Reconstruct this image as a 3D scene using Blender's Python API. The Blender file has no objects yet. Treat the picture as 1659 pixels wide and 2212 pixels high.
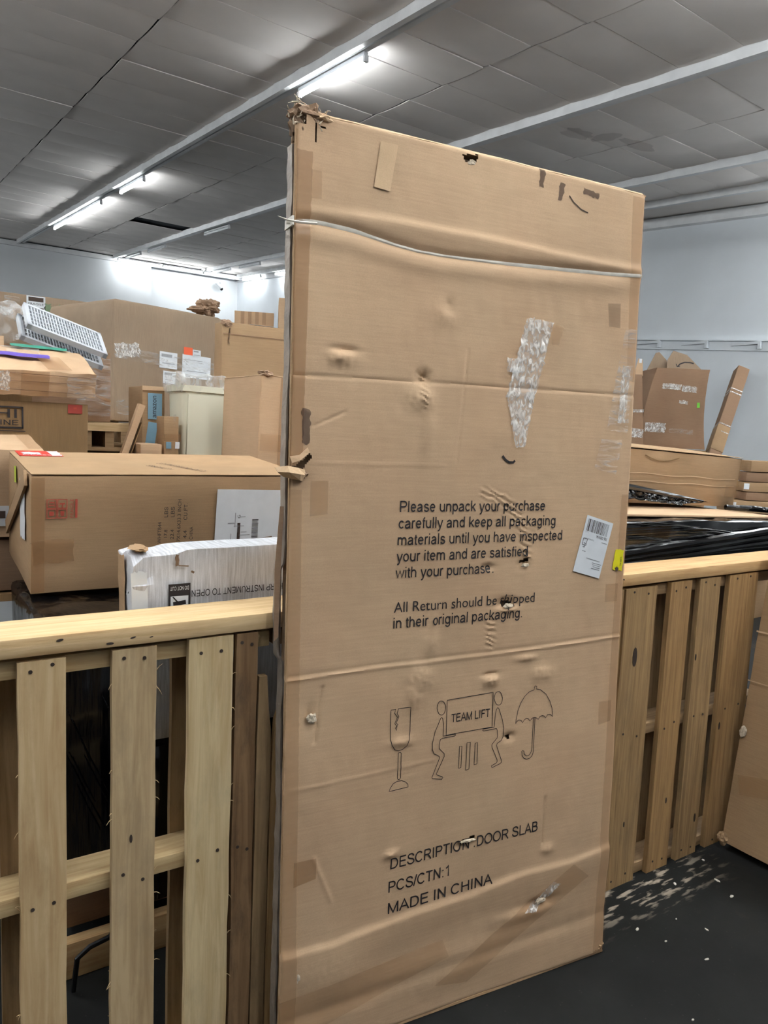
import bpy, bmesh, math, random
from mathutils import Vector, Matrix, noise

random.seed(7)
SC = bpy.context.scene
COL = SC.collection
R = math.radians

# ------------------------------------------------------------------ camera, world, exposure
cam_d = bpy.data.cameras.new('camera')
cam_d.sensor_fit = 'HORIZONTAL'
cam_d.sensor_width = 36.0
cam_d.lens = 1600.0 / 1659.0 * 36.0
cam_d.clip_start = 0.02
cam = bpy.data.objects.new('camera', cam_d)
COL.objects.link(cam)
cam.matrix_world = Matrix((
    (0.83911, 0.02371, -0.54345, 0.0),
    (-0.54223, 0.11621, -0.83215, 0.0),
    (0.04342, 0.99294, 0.11037, 1.5),
    (0, 0, 0, 1)))
SC.camera = cam

world = bpy.data.worlds.new('world')
SC.world = world
world.use_nodes = True
world.node_tree.nodes['Background'].inputs[0].default_value = (0.6, 0.65, 0.7, 1)
world.node_tree.nodes['Background'].inputs[1].default_value = 0.05

vs = SC.view_settings
vs.view_transform = 'Standard'
vs.look = 'None'
vs.gamma = 1.0
vs.use_curve_mapping = False
vs.exposure = 0.82
LAMP = 42.0                     # radiance of a lit tube
LAMP_COL = (0.93, 0.975, 1.0)
SC.cycles.use_denoising = True
SC.cycles.max_bounces = 4
SC.cycles.diffuse_bounces = 3
SC.cycles.glossy_bounces = 2
SC.cycles.transparent_max_bounces = 6
SC.cycles.use_adaptive_sampling = True
SC.cycles.adaptive_threshold = 0.15
SC.cycles.adaptive_min_samples = 16
SC.cycles.sample_clamp_indirect = 6.0

# ------------------------------------------------------------------ materials
def lin(r, g, b):
    f = lambda c: (c / 255.0 / 12.92) if c / 255.0 <= 0.04045 else ((c / 255.0 + 0.055) / 1.055) ** 2.4
    return (f(r), f(g), f(b))

def new_mat(name):
    m = bpy.data.materials.new(name)
    m.use_nodes = True
    nt = m.node_tree
    return m, nt, nt.nodes['Principled BSDF']

def nd(nt, t, **kw):
    n = nt.nodes.new(t)
    for k, v in kw.items():
        setattr(n, k, v)
    return n

def plain(name, rgb, rough=0.6, metal=0.0, alpha=1.0, spec=0.5, var=0.0, scale=8.0, bump=0.0, bscale=60.0):
    m, nt, p = new_mat(name)
    c = lin(*rgb)
    p.inputs['Base Color'].default_value = (*c, 1)
    p.inputs['Roughness'].default_value = rough
    p.inputs['Metallic'].default_value = metal
    p.inputs['Alpha'].default_value = alpha
    p.inputs['Specular IOR Level'].default_value = spec
    tc = nd(nt, 'ShaderNodeTexCoord')
    if var:
        no = nd(nt, 'ShaderNodeTexNoise'); no.inputs['Scale'].default_value = scale; no.inputs['Detail'].default_value = 6
        nt.links.new(tc.outputs['Object'], no.inputs['Vector'])
        rp = nd(nt, 'ShaderNodeValToRGB')
        rp.color_ramp.elements[0].position = 0.3; rp.color_ramp.elements[1].position = 0.72
        rp.color_ramp.elements[0].color = (*[x * (1 - var) for x in c], 1)
        rp.color_ramp.elements[1].color = (*[min(1, x * (1 + var * 0.6)) for x in c], 1)
        nt.links.new(no.outputs['Fac'], rp.inputs['Fac'])
        nt.links.new(rp.outputs['Color'], p.inputs['Base Color'])
    if bump:
        nb = nd(nt, 'ShaderNodeTexNoise'); nb.inputs['Scale'].default_value = bscale; nb.inputs['Detail'].default_value = 4
        nt.links.new(tc.outputs['Object'], nb.inputs['Vector'])
        bp = nd(nt, 'ShaderNodeBump'); bp.inputs['Strength'].default_value = bump; bp.inputs['Distance'].default_value = 0.01
        nt.links.new(nb.outputs['Fac'], bp.inputs['Height'])
        nt.links.new(bp.outputs['Normal'], p.inputs['Normal'])
    return m

def cardboard(name, rgb, axis='Z', flute=150.0, var=0.10, rough=0.78, streak=0.06):
    """kraft board: mottled tone, faint flute lines across `axis`, fibre grain."""
    m, nt, p = new_mat(name)
    c = lin(*rgb)
    tc = nd(nt, 'ShaderNodeTexCoord')
    oi = nd(nt, 'ShaderNodeObjectInfo')
    ad = nd(nt, 'ShaderNodeVectorMath', operation='MULTIPLY_ADD')
    cmb = nd(nt, 'ShaderNodeCombineXYZ')
    for i in range(3):
        nt.links.new(oi.outputs['Random'], cmb.inputs[i])
    nt.links.new(cmb.outputs[0], ad.inputs[0]); ad.inputs[1].default_value = (7, 11, 13)
    nt.links.new(tc.outputs['Object'], ad.inputs[2])
    big = nd(nt, 'ShaderNodeTexNoise'); big.inputs['Scale'].default_value = 2.6; big.inputs['Detail'].default_value = 5
    nt.links.new(ad.outputs[0], big.inputs['Vector'])
    mp = nd(nt, 'ShaderNodeMapping')
    mp.inputs['Scale'].default_value = {'Z': (13, 13, 210), 'X': (210, 13, 13), 'Y': (13, 210, 13)}[axis]
    nt.links.new(ad.outputs[0], mp.inputs['Vector'])
    fl = nd(nt, 'ShaderNodeTexNoise'); fl.inputs['Scale'].default_value = 1.0; fl.inputs['Detail'].default_value = 3
    nt.links.new(mp.outputs[0], fl.inputs['Vector'])
    fine = nd(nt, 'ShaderNodeTexNoise'); fine.inputs['Scale'].default_value = 420; fine.inputs['Detail'].default_value = 3
    nt.links.new(ad.outputs[0], fine.inputs['Vector'])
    def mul(fac_out, lo, hi):
        mr = nd(nt, 'ShaderNodeMapRange'); mr.inputs['From Min'].default_value = 0.3; mr.inputs['From Max'].default_value = 0.7
        mr.inputs['To Min'].default_value = lo; mr.inputs['To Max'].default_value = hi
        nt.links.new(fac_out, mr.inputs['Value'])
        return mr.outputs[0]
    m1 = nd(nt, 'ShaderNodeMath', operation='MULTIPLY')
    nt.links.new(mul(big.outputs['Fac'], 1 - var, 1 + var), m1.inputs[0])
    nt.links.new(mul(fl.outputs['Fac'], 1 - streak, 1 + streak), m1.inputs[1])
    m2 = nd(nt, 'ShaderNodeMath', operation='MULTIPLY')
    nt.links.new(m1.outputs[0], m2.inputs[0])
    nt.links.new(mul(fine.outputs['Fac'], 0.95, 1.05), m2.inputs[1])
    hs = nd(nt, 'ShaderNodeVectorMath', operation='SCALE')
    hs.inputs[0].default_value = c
    nt.links.new(m2.outputs[0], hs.inputs['Scale'])
    # warm / pinkish blotches of the kraft liner
    b2 = nd(nt, 'ShaderNodeTexNoise'); b2.inputs['Scale'].default_value = 4.1; b2.inputs['Detail'].default_value = 3
    nt.links.new(ad.outputs[0], b2.inputs['Vector'])
    mx = nd(nt, 'ShaderNodeMix', data_type='RGBA', blend_type='MULTIPLY')
    nt.links.new(mul(b2.outputs['Fac'], 0.0, 0.8), mx.inputs[0])
    nt.links.new(hs.outputs[0], mx.inputs[6]); mx.inputs[7].default_value = (1.0, 0.95, 0.93, 1)
    nt.links.new(mx.outputs[2], p.inputs['Base Color'])
    p.inputs['Roughness'].default_value = rough
    p.inputs['Specular IOR Level'].default_value = 0.25
    bp = nd(nt, 'ShaderNodeBump'); bp.inputs['Strength'].default_value = 0.12; bp.inputs['Distance'].default_value = 0.002
    nt.links.new(fl.outputs['Fac'], bp.inputs['Height'])
    nt.links.new(bp.outputs['Normal'], p.inputs['Normal'])
    return m

def wood(name, light, dark, axis='Z', stain=0.35, stain_rgb=(95, 75, 52), rough=0.7, stretch=16.0):
    m, nt, p = new_mat(name)
    a, b, s = lin(*light), lin(*dark), lin(*stain_rgb)
    tc = nd(nt, 'ShaderNodeTexCoord'); oi = nd(nt, 'ShaderNodeObjectInfo')
    cmb = nd(nt, 'ShaderNodeCombineXYZ')
    for i in range(3):
        nt.links.new(oi.outputs['Random'], cmb.inputs[i])
    ad = nd(nt, 'ShaderNodeVectorMath', operation='MULTIPLY_ADD')
    nt.links.new(cmb.outputs[0], ad.inputs[0]); ad.inputs[1].default_value = (9, 17, 23)
    nt.links.new(tc.outputs['Object'], ad.inputs[2])
    mp = nd(nt, 'ShaderNodeMapping')
    st = stretch
    mp.inputs['Scale'].default_value = {'Z': (st, st, 0.9), 'X': (0.9, st, st), 'Y': (st, 0.9, st)}[axis]
    nt.links.new(ad.outputs[0], mp.inputs['Vector'])
    g = nd(nt, 'ShaderNodeTexNoise'); g.inputs['Scale'].default_value = 3.2; g.inputs['Detail'].default_value = 7
    g.inputs['Roughness'].default_value = 0.62; g.inputs['Distortion'].default_value = 0.7
    nt.links.new(mp.outputs[0], g.inputs['Vector'])
    rp = nd(nt, 'ShaderNodeValToRGB')
    rp.color_ramp.elements[0].position = 0.30; rp.color_ramp.elements[0].color = (*b, 1)
    rp.color_ramp.elements[1].position = 0.62; rp.color_ramp.elements[1].color = (*a, 1)
    nt.links.new(g.outputs['Fac'], rp.inputs['Fac'])
    bl = nd(nt, 'ShaderNodeTexNoise'); bl.inputs['Scale'].default_value = 5.0; bl.inputs['Detail'].default_value = 6
    bl.inputs['Roughness'].default_value = 0.7
    mp2 = nd(nt, 'ShaderNodeMapping')
    mp2.inputs['Scale'].default_value = {'Z': (2.5, 2.5, 1), 'X': (1, 2.5, 2.5), 'Y': (2.5, 1, 2.5)}[axis]
    nt.links.new(ad.outputs[0], mp2.inputs['Vector']); nt.links.new(mp2.outputs[0], bl.inputs['Vector'])
    mr = nd(nt, 'ShaderNodeMapRange'); mr.inputs['From Min'].default_value = 0.5; mr.inputs['From Max'].default_value = 0.75
    mr.inputs['To Min'].default_value = 0.0; mr.inputs['To Max'].default_value = stain
    nt.links.new(bl.outputs['Fac'], mr.inputs['Value'])
    mx = nd(nt, 'ShaderNodeMix', data_type='RGBA')
    nt.links.new(mr.outputs[0], mx.inputs[0]); nt.links.new(rp.outputs['Color'], mx.inputs[6]); mx.inputs[7].default_value = (*s, 1)
    nt.links.new(mx.outputs[2], p.inputs['Base Color'])
    p.inputs['Roughness'].default_value = rough
    p.inputs['Specular IOR Level'].default_value = 0.3
    bp = nd(nt, 'ShaderNodeBump'); bp.inputs['Strength'].default_value = 0.25; bp.inputs['Distance'].default_value = 0.004
    nt.links.new(g.outputs['Fac'], bp.inputs['Height']); nt.links.new(bp.outputs['Normal'], p.inputs['Normal'])
    return m

def wrap_mat(name, rgb, rough, scale, strength=0.6, alpha=1.0):
    """stretch film: glossy, pulled into long streaks."""
    m, nt, p = new_mat(name)
    p.inputs['Base Color'].default_value = (*lin(*rgb), 1)
    p.inputs['Roughness'].default_value = rough
    p.inputs['Alpha'].default_value = alpha
    p.inputs['Specular IOR Level'].default_value = 0.5
    tc = nd(nt, 'ShaderNodeTexCoord'); mp = nd(nt, 'ShaderNodeMapping'); mp.inputs['Scale'].default_value = scale
    no = nd(nt, 'ShaderNodeTexNoise'); no.inputs['Scale'].default_value = 1.0; no.inputs['Detail'].default_value = 3
    nt.links.new(tc.outputs['Object'], mp.inputs['Vector']); nt.links.new(mp.outputs[0], no.inputs['Vector'])
    bp = nd(nt, 'ShaderNodeBump'); bp.inputs['Strength'].default_value = strength; bp.inputs['Distance'].default_value = 0.02
    nt.links.new(no.outputs['Fac'], bp.inputs['Height']); nt.links.new(bp.outputs['Normal'], p.inputs['Normal'])
    return m

def film_mat(name, rgb, lo, hi, scale, rough=0.18):
    """clear tape / film: mostly see-through, milky where it has lifted in crinkles."""
    m, nt, p = new_mat(name)
    p.inputs['Base Color'].default_value = (*lin(*rgb), 1)
    p.inputs['Roughness'].default_value = rough
    p.inputs['Specular IOR Level'].default_value = 0.8
    tc = nd(nt, 'ShaderNodeTexCoord'); mp = nd(nt, 'ShaderNodeMapping'); mp.inputs['Scale'].default_value = scale
    no = nd(nt, 'ShaderNodeTexNoise'); no.inputs['Scale'].default_value = 1.0; no.inputs['Detail'].default_value = 5
    no.inputs['Distortion'].default_value = 1.2
    nt.links.new(tc.outputs['Object'], mp.inputs['Vector']); nt.links.new(mp.outputs[0], no.inputs['Vector'])
    mr = nd(nt, 'ShaderNodeMapRange'); mr.inputs['From Min'].default_value = 0.44; mr.inputs['From Max'].default_value = 0.64
    mr.inputs['To Min'].default_value = lo; mr.inputs['To Max'].default_value = hi
    nt.links.new(no.outputs['Fac'], mr.inputs['Value']); nt.links.new(mr.outputs[0], p.inputs['Alpha'])
    bp = nd(nt, 'ShaderNodeBump'); bp.inputs['Strength'].default_value = 0.3; bp.inputs['Distance'].default_value = 0.002
    nt.links.new(no.outputs['Fac'], bp.inputs['Height']); nt.links.new(bp.outputs['Normal'], p.inputs['Normal'])
    return m

def emit(name, rgb, strength):
    m, nt, p = new_mat(name)
    p.inputs['Base Color'].default_value = (*rgb, 1)
    p.inputs['Emission Color'].default_value = (*rgb, 1)
    p.inputs['Emission Strength'].default_value = strength
    return m

def floor_mat():
    m, nt, p = new_mat('floor_black_paint')
    tc = nd(nt, 'ShaderNodeTexCoord')
    a = nd(nt, 'ShaderNodeTexNoise'); a.inputs['Scale'].default_value = 2.2; a.inputs['Detail'].default_value = 9; a.inputs['Roughness'].default_value = 0.68
    nt.links.new(tc.outputs['Object'], a.inputs['Vector'])
    rp = nd(nt, 'ShaderNodeValToRGB')
    e = rp.color_ramp.elements
    e[0].position = 0.32; e[0].color = (*lin(15, 16, 16), 1)
    e[1].position = 0.62; e[1].color = (*lin(29, 30, 29), 1)
    x = e.new(0.78); x.color = (*lin(62, 54, 46), 1)
    nt.links.new(a.outputs['Fac'], rp.inputs['Fac'])
    # fine specks of dust
    v = nd(nt, 'ShaderNodeTexVoronoi'); v.inputs['Scale'].default_value = 38
    nt.links.new(tc.outputs['Object'], v.inputs['Vector'])
    sp = nd(nt, 'ShaderNodeMapRange'); sp.inputs['From Min'].default_value = 0.10; sp.inputs['From Max'].default_value = 0.06
    sp.inputs['To Max'].default_value = 0.3
    nt.links.new(v.outputs['Distance'], sp.inputs['Value'])
    mx = nd(nt, 'ShaderNodeMix', data_type='RGBA')
    nt.links.new(sp.outputs[0], mx.inputs[0]); nt.links.new(rp.outputs['Color'], mx.inputs[6]); mx.inputs[7].default_value = (*lin(70, 68, 64), 1)
    # paint worn off along the pallets: streaky scrapes
    sx = nd(nt, 'ShaderNodeSeparateXYZ'); nt.links.new(tc.outputs['Object'], sx.inputs[0])
    def band(out, c, w):
        s1 = nd(nt, 'ShaderNodeMath', operation='SUBTRACT'); nt.links.new(out, s1.inputs[0]); s1.inputs[1].default_value = c
        ab = nd(nt, 'ShaderNodeMath', operation='ABSOLUTE'); nt.links.new(s1.outputs[0], ab.inputs[0])
        r = nd(nt, 'ShaderNodeMapRange'); r.inputs['From Min'].default_value = w; r.inputs['From Max'].default_value = w * 0.25
        nt.links.new(ab.outputs[0], r.inputs['Value']); return r.outputs[0]
    mp = nd(nt, 'ShaderNodeMapping'); mp.inputs['Scale'].default_value = (11, 45, 1); mp.inputs['Rotation'].default_value = (0, 0, R(12))
    nt.links.new(tc.outputs['Object'], mp.inputs['Vector'])
    sn = nd(nt, 'ShaderNodeTexNoise'); sn.inputs['Scale'].default_value = 1.0; sn.inputs['Detail'].default_value = 6
    nt.links.new(mp.outputs[0], sn.inputs['Vector'])
    th = nd(nt, 'ShaderNodeMapRange'); th.inputs['From Min'].default_value = 0.53; th.inputs['From Max'].default_value = 0.62
    nt.links.new(sn.outputs['Fac'], th.inputs['Value'])
    m1 = nd(nt, 'ShaderNodeMath', operation='MULTIPLY'); nt.links.new(band(sx.outputs[0], 2.05, 0.45), m1.inputs[0]); nt.links.new(band(sx.outputs[1], 1.46, 0.13), m1.inputs[1])
    m2 = nd(nt, 'ShaderNodeMath', operation='MULTIPLY'); nt.links.new(m1.outputs[0], m2.inputs[0]); nt.links.new(th.outputs[0], m2.inputs[1])
    mx2 = nd(nt, 'ShaderNodeMix', data_type='RGBA')
    nt.links.new(m2.outputs[0], mx2.inputs[0]); nt.links.new(mx.outputs[2], mx2.inputs[6]); mx2.inputs[7].default_value = (*lin(168, 156, 140), 1)
    nt.links.new(mx2.outputs[2], p.inputs['Base Color'])
    p.inputs['Roughness'].default_value = 0.68
    p.inputs['Specular IOR Level'].default_value = 0.22
    bp = nd(nt, 'ShaderNodeBump'); bp.inputs['Strength'].default_value = 0.3; bp.inputs['Distance'].default_value = 0.005
    nt.links.new(a.outputs['Fac'], bp.inputs['Height']); nt.links.new(bp.outputs['Normal'], p.inputs['Normal'])
    return m

M = {}
M['kraft'] = cardboard('kraft_main', (194, 165, 133), 'Z', streak=0.04)
M['kraft_lid'] = cardboard('kraft_pale', (202, 174, 140), 'Y')
M['kraft_b'] = cardboard('kraft_brown', (160, 132, 100), 'Z')
M['kraft_c'] = cardboard('kraft_grey_brown', (148, 129, 108), 'X')
M['kraft_d'] = cardboard('kraft_dark', (128, 102, 70), 'X')
M['kraft_r'] = cardboard('kraft_reddish', (140, 112, 88), 'Z')
M['core'] = cardboard('kraft_torn_inner', (120, 98, 78), 'Z')
M['shred'] = plain('torn_paper_fibre', (205, 190, 168), 0.9, var=0.25, scale=90)
M['greytape'] = plain('grey_worn_tape', (150, 138, 126), 0.45, var=0.35, scale=14, bump=0.4, bscale=40)
M['whiteboard_carton'] = cardboard('white_coated_board', (196, 199, 204), 'X', var=0.10, streak=0.22)
M['tape'] = plain('brown_packing_tape', (196, 146, 92), 0.3, alpha=0.2)
M['tape_dark'] = plain('dark_packing_tape', (178, 130, 84), 0.3, alpha=0.34)
M['cleartape'] = film_mat('crinkled_clear_tape', (252, 250, 246), 0.22, 0.85, (70, 45, 42))
M['clearfilm'] = film_mat('clear_stretch_film', (236, 234, 230), 0.02, 0.35, (12, 8, 60))
M['bag'] = film_mat('clear_plastic_bag', (240, 242, 242), 0.05, 0.4, (14, 14, 9))
M['black'] = wrap_mat('black_stretch_film', (7, 7, 9), 0.13, (0.5, 6, 42), 0.30)
M['black_v'] = wrap_mat('black_stretch_film_slanted', (7, 7, 9), 0.16, (26, 10, 1.6), 0.25)
M['black_c'] = wrap_mat('black_film_crumpled', (8, 8, 10), 0.15, (22, 22, 22), 0.35)
M['strap'] = plain('white_strap', (216, 210, 198), 0.4, var=0.2, scale=30)
M['ink'] = plain('black_ink', (34, 28, 30), 0.7)
M['ink_soft'] = plain('faded_black_ink', (70, 56, 48), 0.8)
M['ink_red'] = plain('red_ink', (170, 70, 52), 0.8)
M['ink_green'] = plain('faded_green_ink', (110, 128, 98), 0.8)
M['paper'] = plain('white_label_paper', (226, 230, 234), 0.45, var=0.05, scale=20)
M['paper_grey'] = plain('grey_label_print', (150, 152, 156), 0.6)
M['yellow'] = plain('yellow_sticker', (232, 222, 40), 0.4, var=0.08, scale=40)
M['lime'] = plain('lime_sticker', (180, 205, 50), 0.4)
M['green'] = plain('green_sticker', (110, 190, 60), 0.4)
M['orange'] = plain('orange_sticker', (235, 92, 40), 0.5)
M['red'] = plain('red_sticker', (206, 58, 44), 0.5)
M['purple'] = plain('purple_tape', (112, 92, 190), 0.35)
M['teal'] = plain('teal_tape', (66, 150, 128), 0.35)
M['blue'] = plain('pale_blue_tape', (122, 158, 178), 0.35, var=0.06)
M['wood_new'] = wood('pine_pale', (220, 192, 148), (192, 158, 112), 'X', 0.25, (150, 120, 84))
M['wood_rail2'] = wood('pine_rail', (206, 172, 124), (180, 140, 92), 'X', 0.3, (140, 108, 74))
M['wood_s1'] = wood('pallet_slat_yellow', (208, 182, 140), (182, 150, 106), 'Z', 0.5, (158, 130, 92))
M['wood_s2'] = wood('pallet_slat_grey', (194, 170, 132), (160, 134, 98), 'Z', 0.5, (140, 122, 98))
M['wood_s3'] = wood('pallet_slat_pale', (216, 194, 152), (186, 158, 114), 'Z', 0.45, (158, 146, 120))
M['wood_dark'] = wood('pallet_slat_weathered', (132, 104, 74), (96, 70, 44), 'Z', 0.9, (60, 50, 40))
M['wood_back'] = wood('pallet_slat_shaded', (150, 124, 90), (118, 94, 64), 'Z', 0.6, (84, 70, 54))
M['wood_r1'] = wood('pallet_slat_knotty', (168, 138, 98), (124, 98, 66), 'Z', 0.5, (112, 96, 74), stretch=22)
M['wood_r2'] = wood('pallet_slat_tan', (172, 138, 94), (134, 102, 66), 'Z', 0.4, (110, 86, 62), stretch=22)
M['wood_str'] = wood('pallet_stringer', (206, 182, 138), (168, 138, 96), 'X', 0.3, (150, 130, 100))
M['wood_str2'] = wood('pallet_stringer_brown', (158, 130, 96), (122, 96, 66), 'X', 0.4, (100, 82, 62))
M['nail'] = plain('rusty_nail_hole', (52, 40, 32), 0.8)
M['wall'] = plain('white_wall_paint', (226, 229, 231), 0.85, var=0.04, scale=1.2)
M['wall_grey'] = plain('grey_wall_paint', (222, 227, 231), 0.85, var=0.06, scale=1.2)
M['panel'] = plain('ceiling_panel_grey', (232, 226, 221), 0.9, var=0.07, scale=1.6)
M['ceil_void'] = plain('ceiling_void', (52, 56, 62), 0.95, var=0.1, scale=1)
M['beam'] = plain('beam_white_metal', (226, 227, 228), 0.5, var=0.1, scale=6)
M['beam_dark'] = plain('beam_dark_slot', (70, 70, 72), 0.7)
M['fixture'] = plain('fixture_white', (214, 216, 218), 0.4)
M['stain'] = plain('water_stain', (140, 112, 98), 0.95, alpha=0.16, var=0.2, scale=4)
M['tube'] = emit('lit_tube', LAMP_COL, LAMP)
M['tube_off'] = plain('unlit_tube', (222, 224, 226), 0.3)
M['cream'] = plain('cream_foam_plastic', (222, 218, 196), 0.5, var=0.04, scale=6)
M['tray'] = plain('white_plastic_tray', (204, 208, 214), 0.35)
M['darkplastic'] = plain('dark_plastic', (40, 34, 44), 0.25)
M['pink'] = plain('pink_print', (190, 60, 96), 0.4)
M['metal_dark'] = plain('dark_metal', (24, 24, 26), 0.4, metal=0.6)
M['crumple_paper'] = plain('crumpled_kraft_paper', (150, 122, 98), 0.85, var=0.3, scale=30, bump=0.6, bscale=50)
M['chip'] = plain('pale_debris', (206, 200, 188), 0.8)
M['floor'] = floor_mat()

# ------------------------------------------------------------------ mesh helpers
def link_mesh(name, me, parent=None, loc=(0, 0, 0), rot=(0, 0, 0)):
    o = bpy.data.objects.new(name, me)
    COL.objects.link(o)
    o.location = loc
    o.rotation_euler = rot
    if parent is not None:
        o.parent = parent
    return o

def make_mesh(name, verts, faces, mat, smooth=False, sharp=35):
    me = bpy.data.meshes.new(name)
    me.from_pydata([tuple(v) for v in verts], [], faces)
    me.materials.append(mat)
    if smooth:
        me.polygons.foreach_set('use_smooth', [True] * len(me.polygons))
        me.set_sharp_from_angle(angle=R(sharp))
    me.update()
    return me

def mesh_obj(name, verts, faces, mat, parent=None, loc=(0, 0, 0), rot=(0, 0, 0), smooth=False):
    return link_mesh(name, make_mesh(name, verts, faces, mat, smooth), parent, loc, rot)

def tag(o, label, cat, group=None, kind=None):
    o['label'] = label
    o['category'] = cat
    if group:
        o['group'] = group
    if kind:
        o['kind'] = kind
    return o

def thing(name, label, cat, loc=(0, 0, 0), rot=(0, 0, 0), group=None):
    o = bpy.data.objects.new(name, None)
    COL.objects.link(o)
    o.empty_display_size = 0.05
    o.location = loc
    o.rotation_euler = rot
    return tag(o, label, cat, group)

def struct(name, verts, faces, mat, label=None):
    o = mesh_obj(name, verts, faces, mat)
    o['kind'] = 'structure'
    if label:
        o['label'] = label
    return o

def box_vf(x0, x1, y0, y1, z0, z1):
    v = [(x0, y0, z0), (x1, y0, z0), (x1, y1, z0), (x0, y1, z0), (x0, y0, z1), (x1, y0, z1), (x1, y1, z1), (x0, y1, z1)]
    f = [(0, 3, 2, 1), (4, 5, 6, 7), (0, 1, 5, 4), (1, 2, 6, 5), (2, 3, 7, 6), (3, 0, 4, 7)]
    return v, f

def join_vf(parts):
    V, F = [], []
    for v, f in parts:
        n = len(V)
        V += list(v)
        F += [tuple(i + n for i in q) for q in f]
    return V, F

def gbox(w, d, h, cell=0.06, r=0.004, amp=0.002, seed=0, freq=6.0, shape=None):
    """rounded, subdivided box, base centred on the origin; faces pushed slightly inward by noise."""
    def axis(L):
        n = max(1, int(round((L - 2 * r) / cell)))
        n = min(n, 40)
        return [-L / 2] + [-L / 2 + r + (L - 2 * r) * i / n for i in range(n + 1)] + [L / 2]
    X, Y, Z = axis(w), axis(d), axis(h)
    idx, V, F = {}, [], []
    def vid(i, j, k):
        key = (i, j, k)
        if key in idx:
            return idx[key]
        p = Vector((X[i], Y[j], Z[k]))
        q = Vector((max(-w / 2 + r, min(w / 2 - r, p.x)), max(-d / 2 + r, min(d / 2 - r, p.y)), max(-h / 2 + r, min(h / 2 - r, p.z))))
        dv = p - q
        n = dv.normalized() if dv.length > 1e-9 else Vector((0, 0, 0))
        p = q + n * r
        if amp:
            a = noise.noise(p * freq + Vector((seed * 3.7, seed * 1.3, seed * 2.1)))
            b = noise.noise(p * freq * 3.1 + Vector((seed * 1.7, 4.2, seed)))
            p = p - n * amp * (0.9 + a * 0.8 + b * 0.45)
        p.z += h / 2
        if shape:
            p = shape(p)
        idx[key] = len(V)
        V.append(p)
        return idx[key]
    nx, ny, nz = len(X) - 1, len(Y) - 1, len(Z) - 1
    for i in range(nx):
        for k in range(nz):
            F.append((vid(i, 0, k), vid(i + 1, 0, k), vid(i + 1, 0, k + 1), vid(i, 0, k + 1)))
            F.append((vid(i, ny, k), vid(i, ny, k + 1), vid(i + 1, ny, k + 1), vid(i + 1, ny, k)))
    for j in range(ny):
        for k in range(nz):
            F.append((vid(0, j, k), vid(0, j, k + 1), vid(0, j + 1, k + 1), vid(0, j + 1, k)))
            F.append((vid(nx, j, k), vid(nx, j + 1, k), vid(nx, j + 1, k + 1), vid(nx, j, k + 1)))
    for i in range(nx):
        for j in range(ny):
            F.append((vid(i, j, 0), vid(i, j + 1, 0), vid(i + 1, j + 1, 0), vid(i + 1, j, 0)))
            F.append((vid(i, j, nz), vid(i + 1, j, nz), vid(i + 1, j + 1, nz), vid(i, j + 1, nz)))
    return V, F

# decals on the faces of a carton whose base is centred at its root's origin
def face_map(face, w, d, h):
    if face == 'front':
        return lambda a, b, o: (a - w / 2, -d / 2 - o, b)
    if face == 'top':
        return lambda a, b, o: (a - w / 2, -d / 2 + b, h + o)
    if face == 'left':      # a runs from the back edge to the front edge
        return lambda a, b, o: (-w / 2 - o, d / 2 - a, b)
    if face == 'right':
        return lambda a, b, o: (w / 2 + o, -d / 2 + a, b)

def decal(root, name, fm, cx, cy, w, h, mat, rot=0.0, off=0.0015, th=0.0006, ragged=0.0, label=None):
    c, s = math.cos(rot), math.sin(rot)
    if ragged:
        pts = []
        rnd = random.Random(int(cx * 1000) + int(cy * 777))
        n = 6
        for e in range(4):
            for k in range(n):
                t = k / n
                x, y = [(-.5 + t, -.5), (.5, -.5 + t), (.5 - t, .5), (-.5, .5 - t)][e]
                pts.append((x * w + rnd.uniform(-ragged, ragged), y * h + rnd.uniform(-ragged, ragged)))
    else:
        pts = [(-w / 2, -h / 2), (w / 2, -h / 2), (w / 2, h / 2), (-w / 2, h / 2)]
    n = len(pts)
    V = [fm(cx + x * c - y * s, cy + x * s + y * c, off) for x, y in pts] + [fm(cx + x * c - y * s, cy + x * s + y * c, off + th) for x, y in pts]
    F = [tuple(range(n, 2 * n))] + [(i, (i + 1) % n, n + (i + 1) % n, n + i) for i in range(n)]
    o = mesh_obj(name, V, F, mat, root)
    if label:
        o['label'] = label
    return o

_txt = {}
def text_mesh(s):
    """outline letters as flat triangles: cap height 1, starting at x = 0."""
    if s in _txt:
        return _txt[s]
    cu = bpy.data.curves.new('lettering', 'FONT')
    cu.body = s
    cu.resolution_u = 3
    ob = bpy.data.objects.new('lettering', cu)
    COL.objects.link(ob)
    dg = bpy.context.evaluated_depsgraph_get()
    me = bpy.data.meshes.new_from_object(ob.evaluated_get(dg))
    V = [v.co.copy() for v in me.vertices]
    F = [tuple(q.vertices) for q in me.polygons]
    bpy.data.objects.remove(ob)
    bpy.data.curves.remove(cu)
    bpy.data.meshes.remove(me)
    x0 = min(v.x for v in V); x1 = max(v.x for v in V)
    _txt[s] = ([((v.x - x0) / (x1 - x0), v.y / 0.729) for v in V], F)
    return _txt[s]

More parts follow.
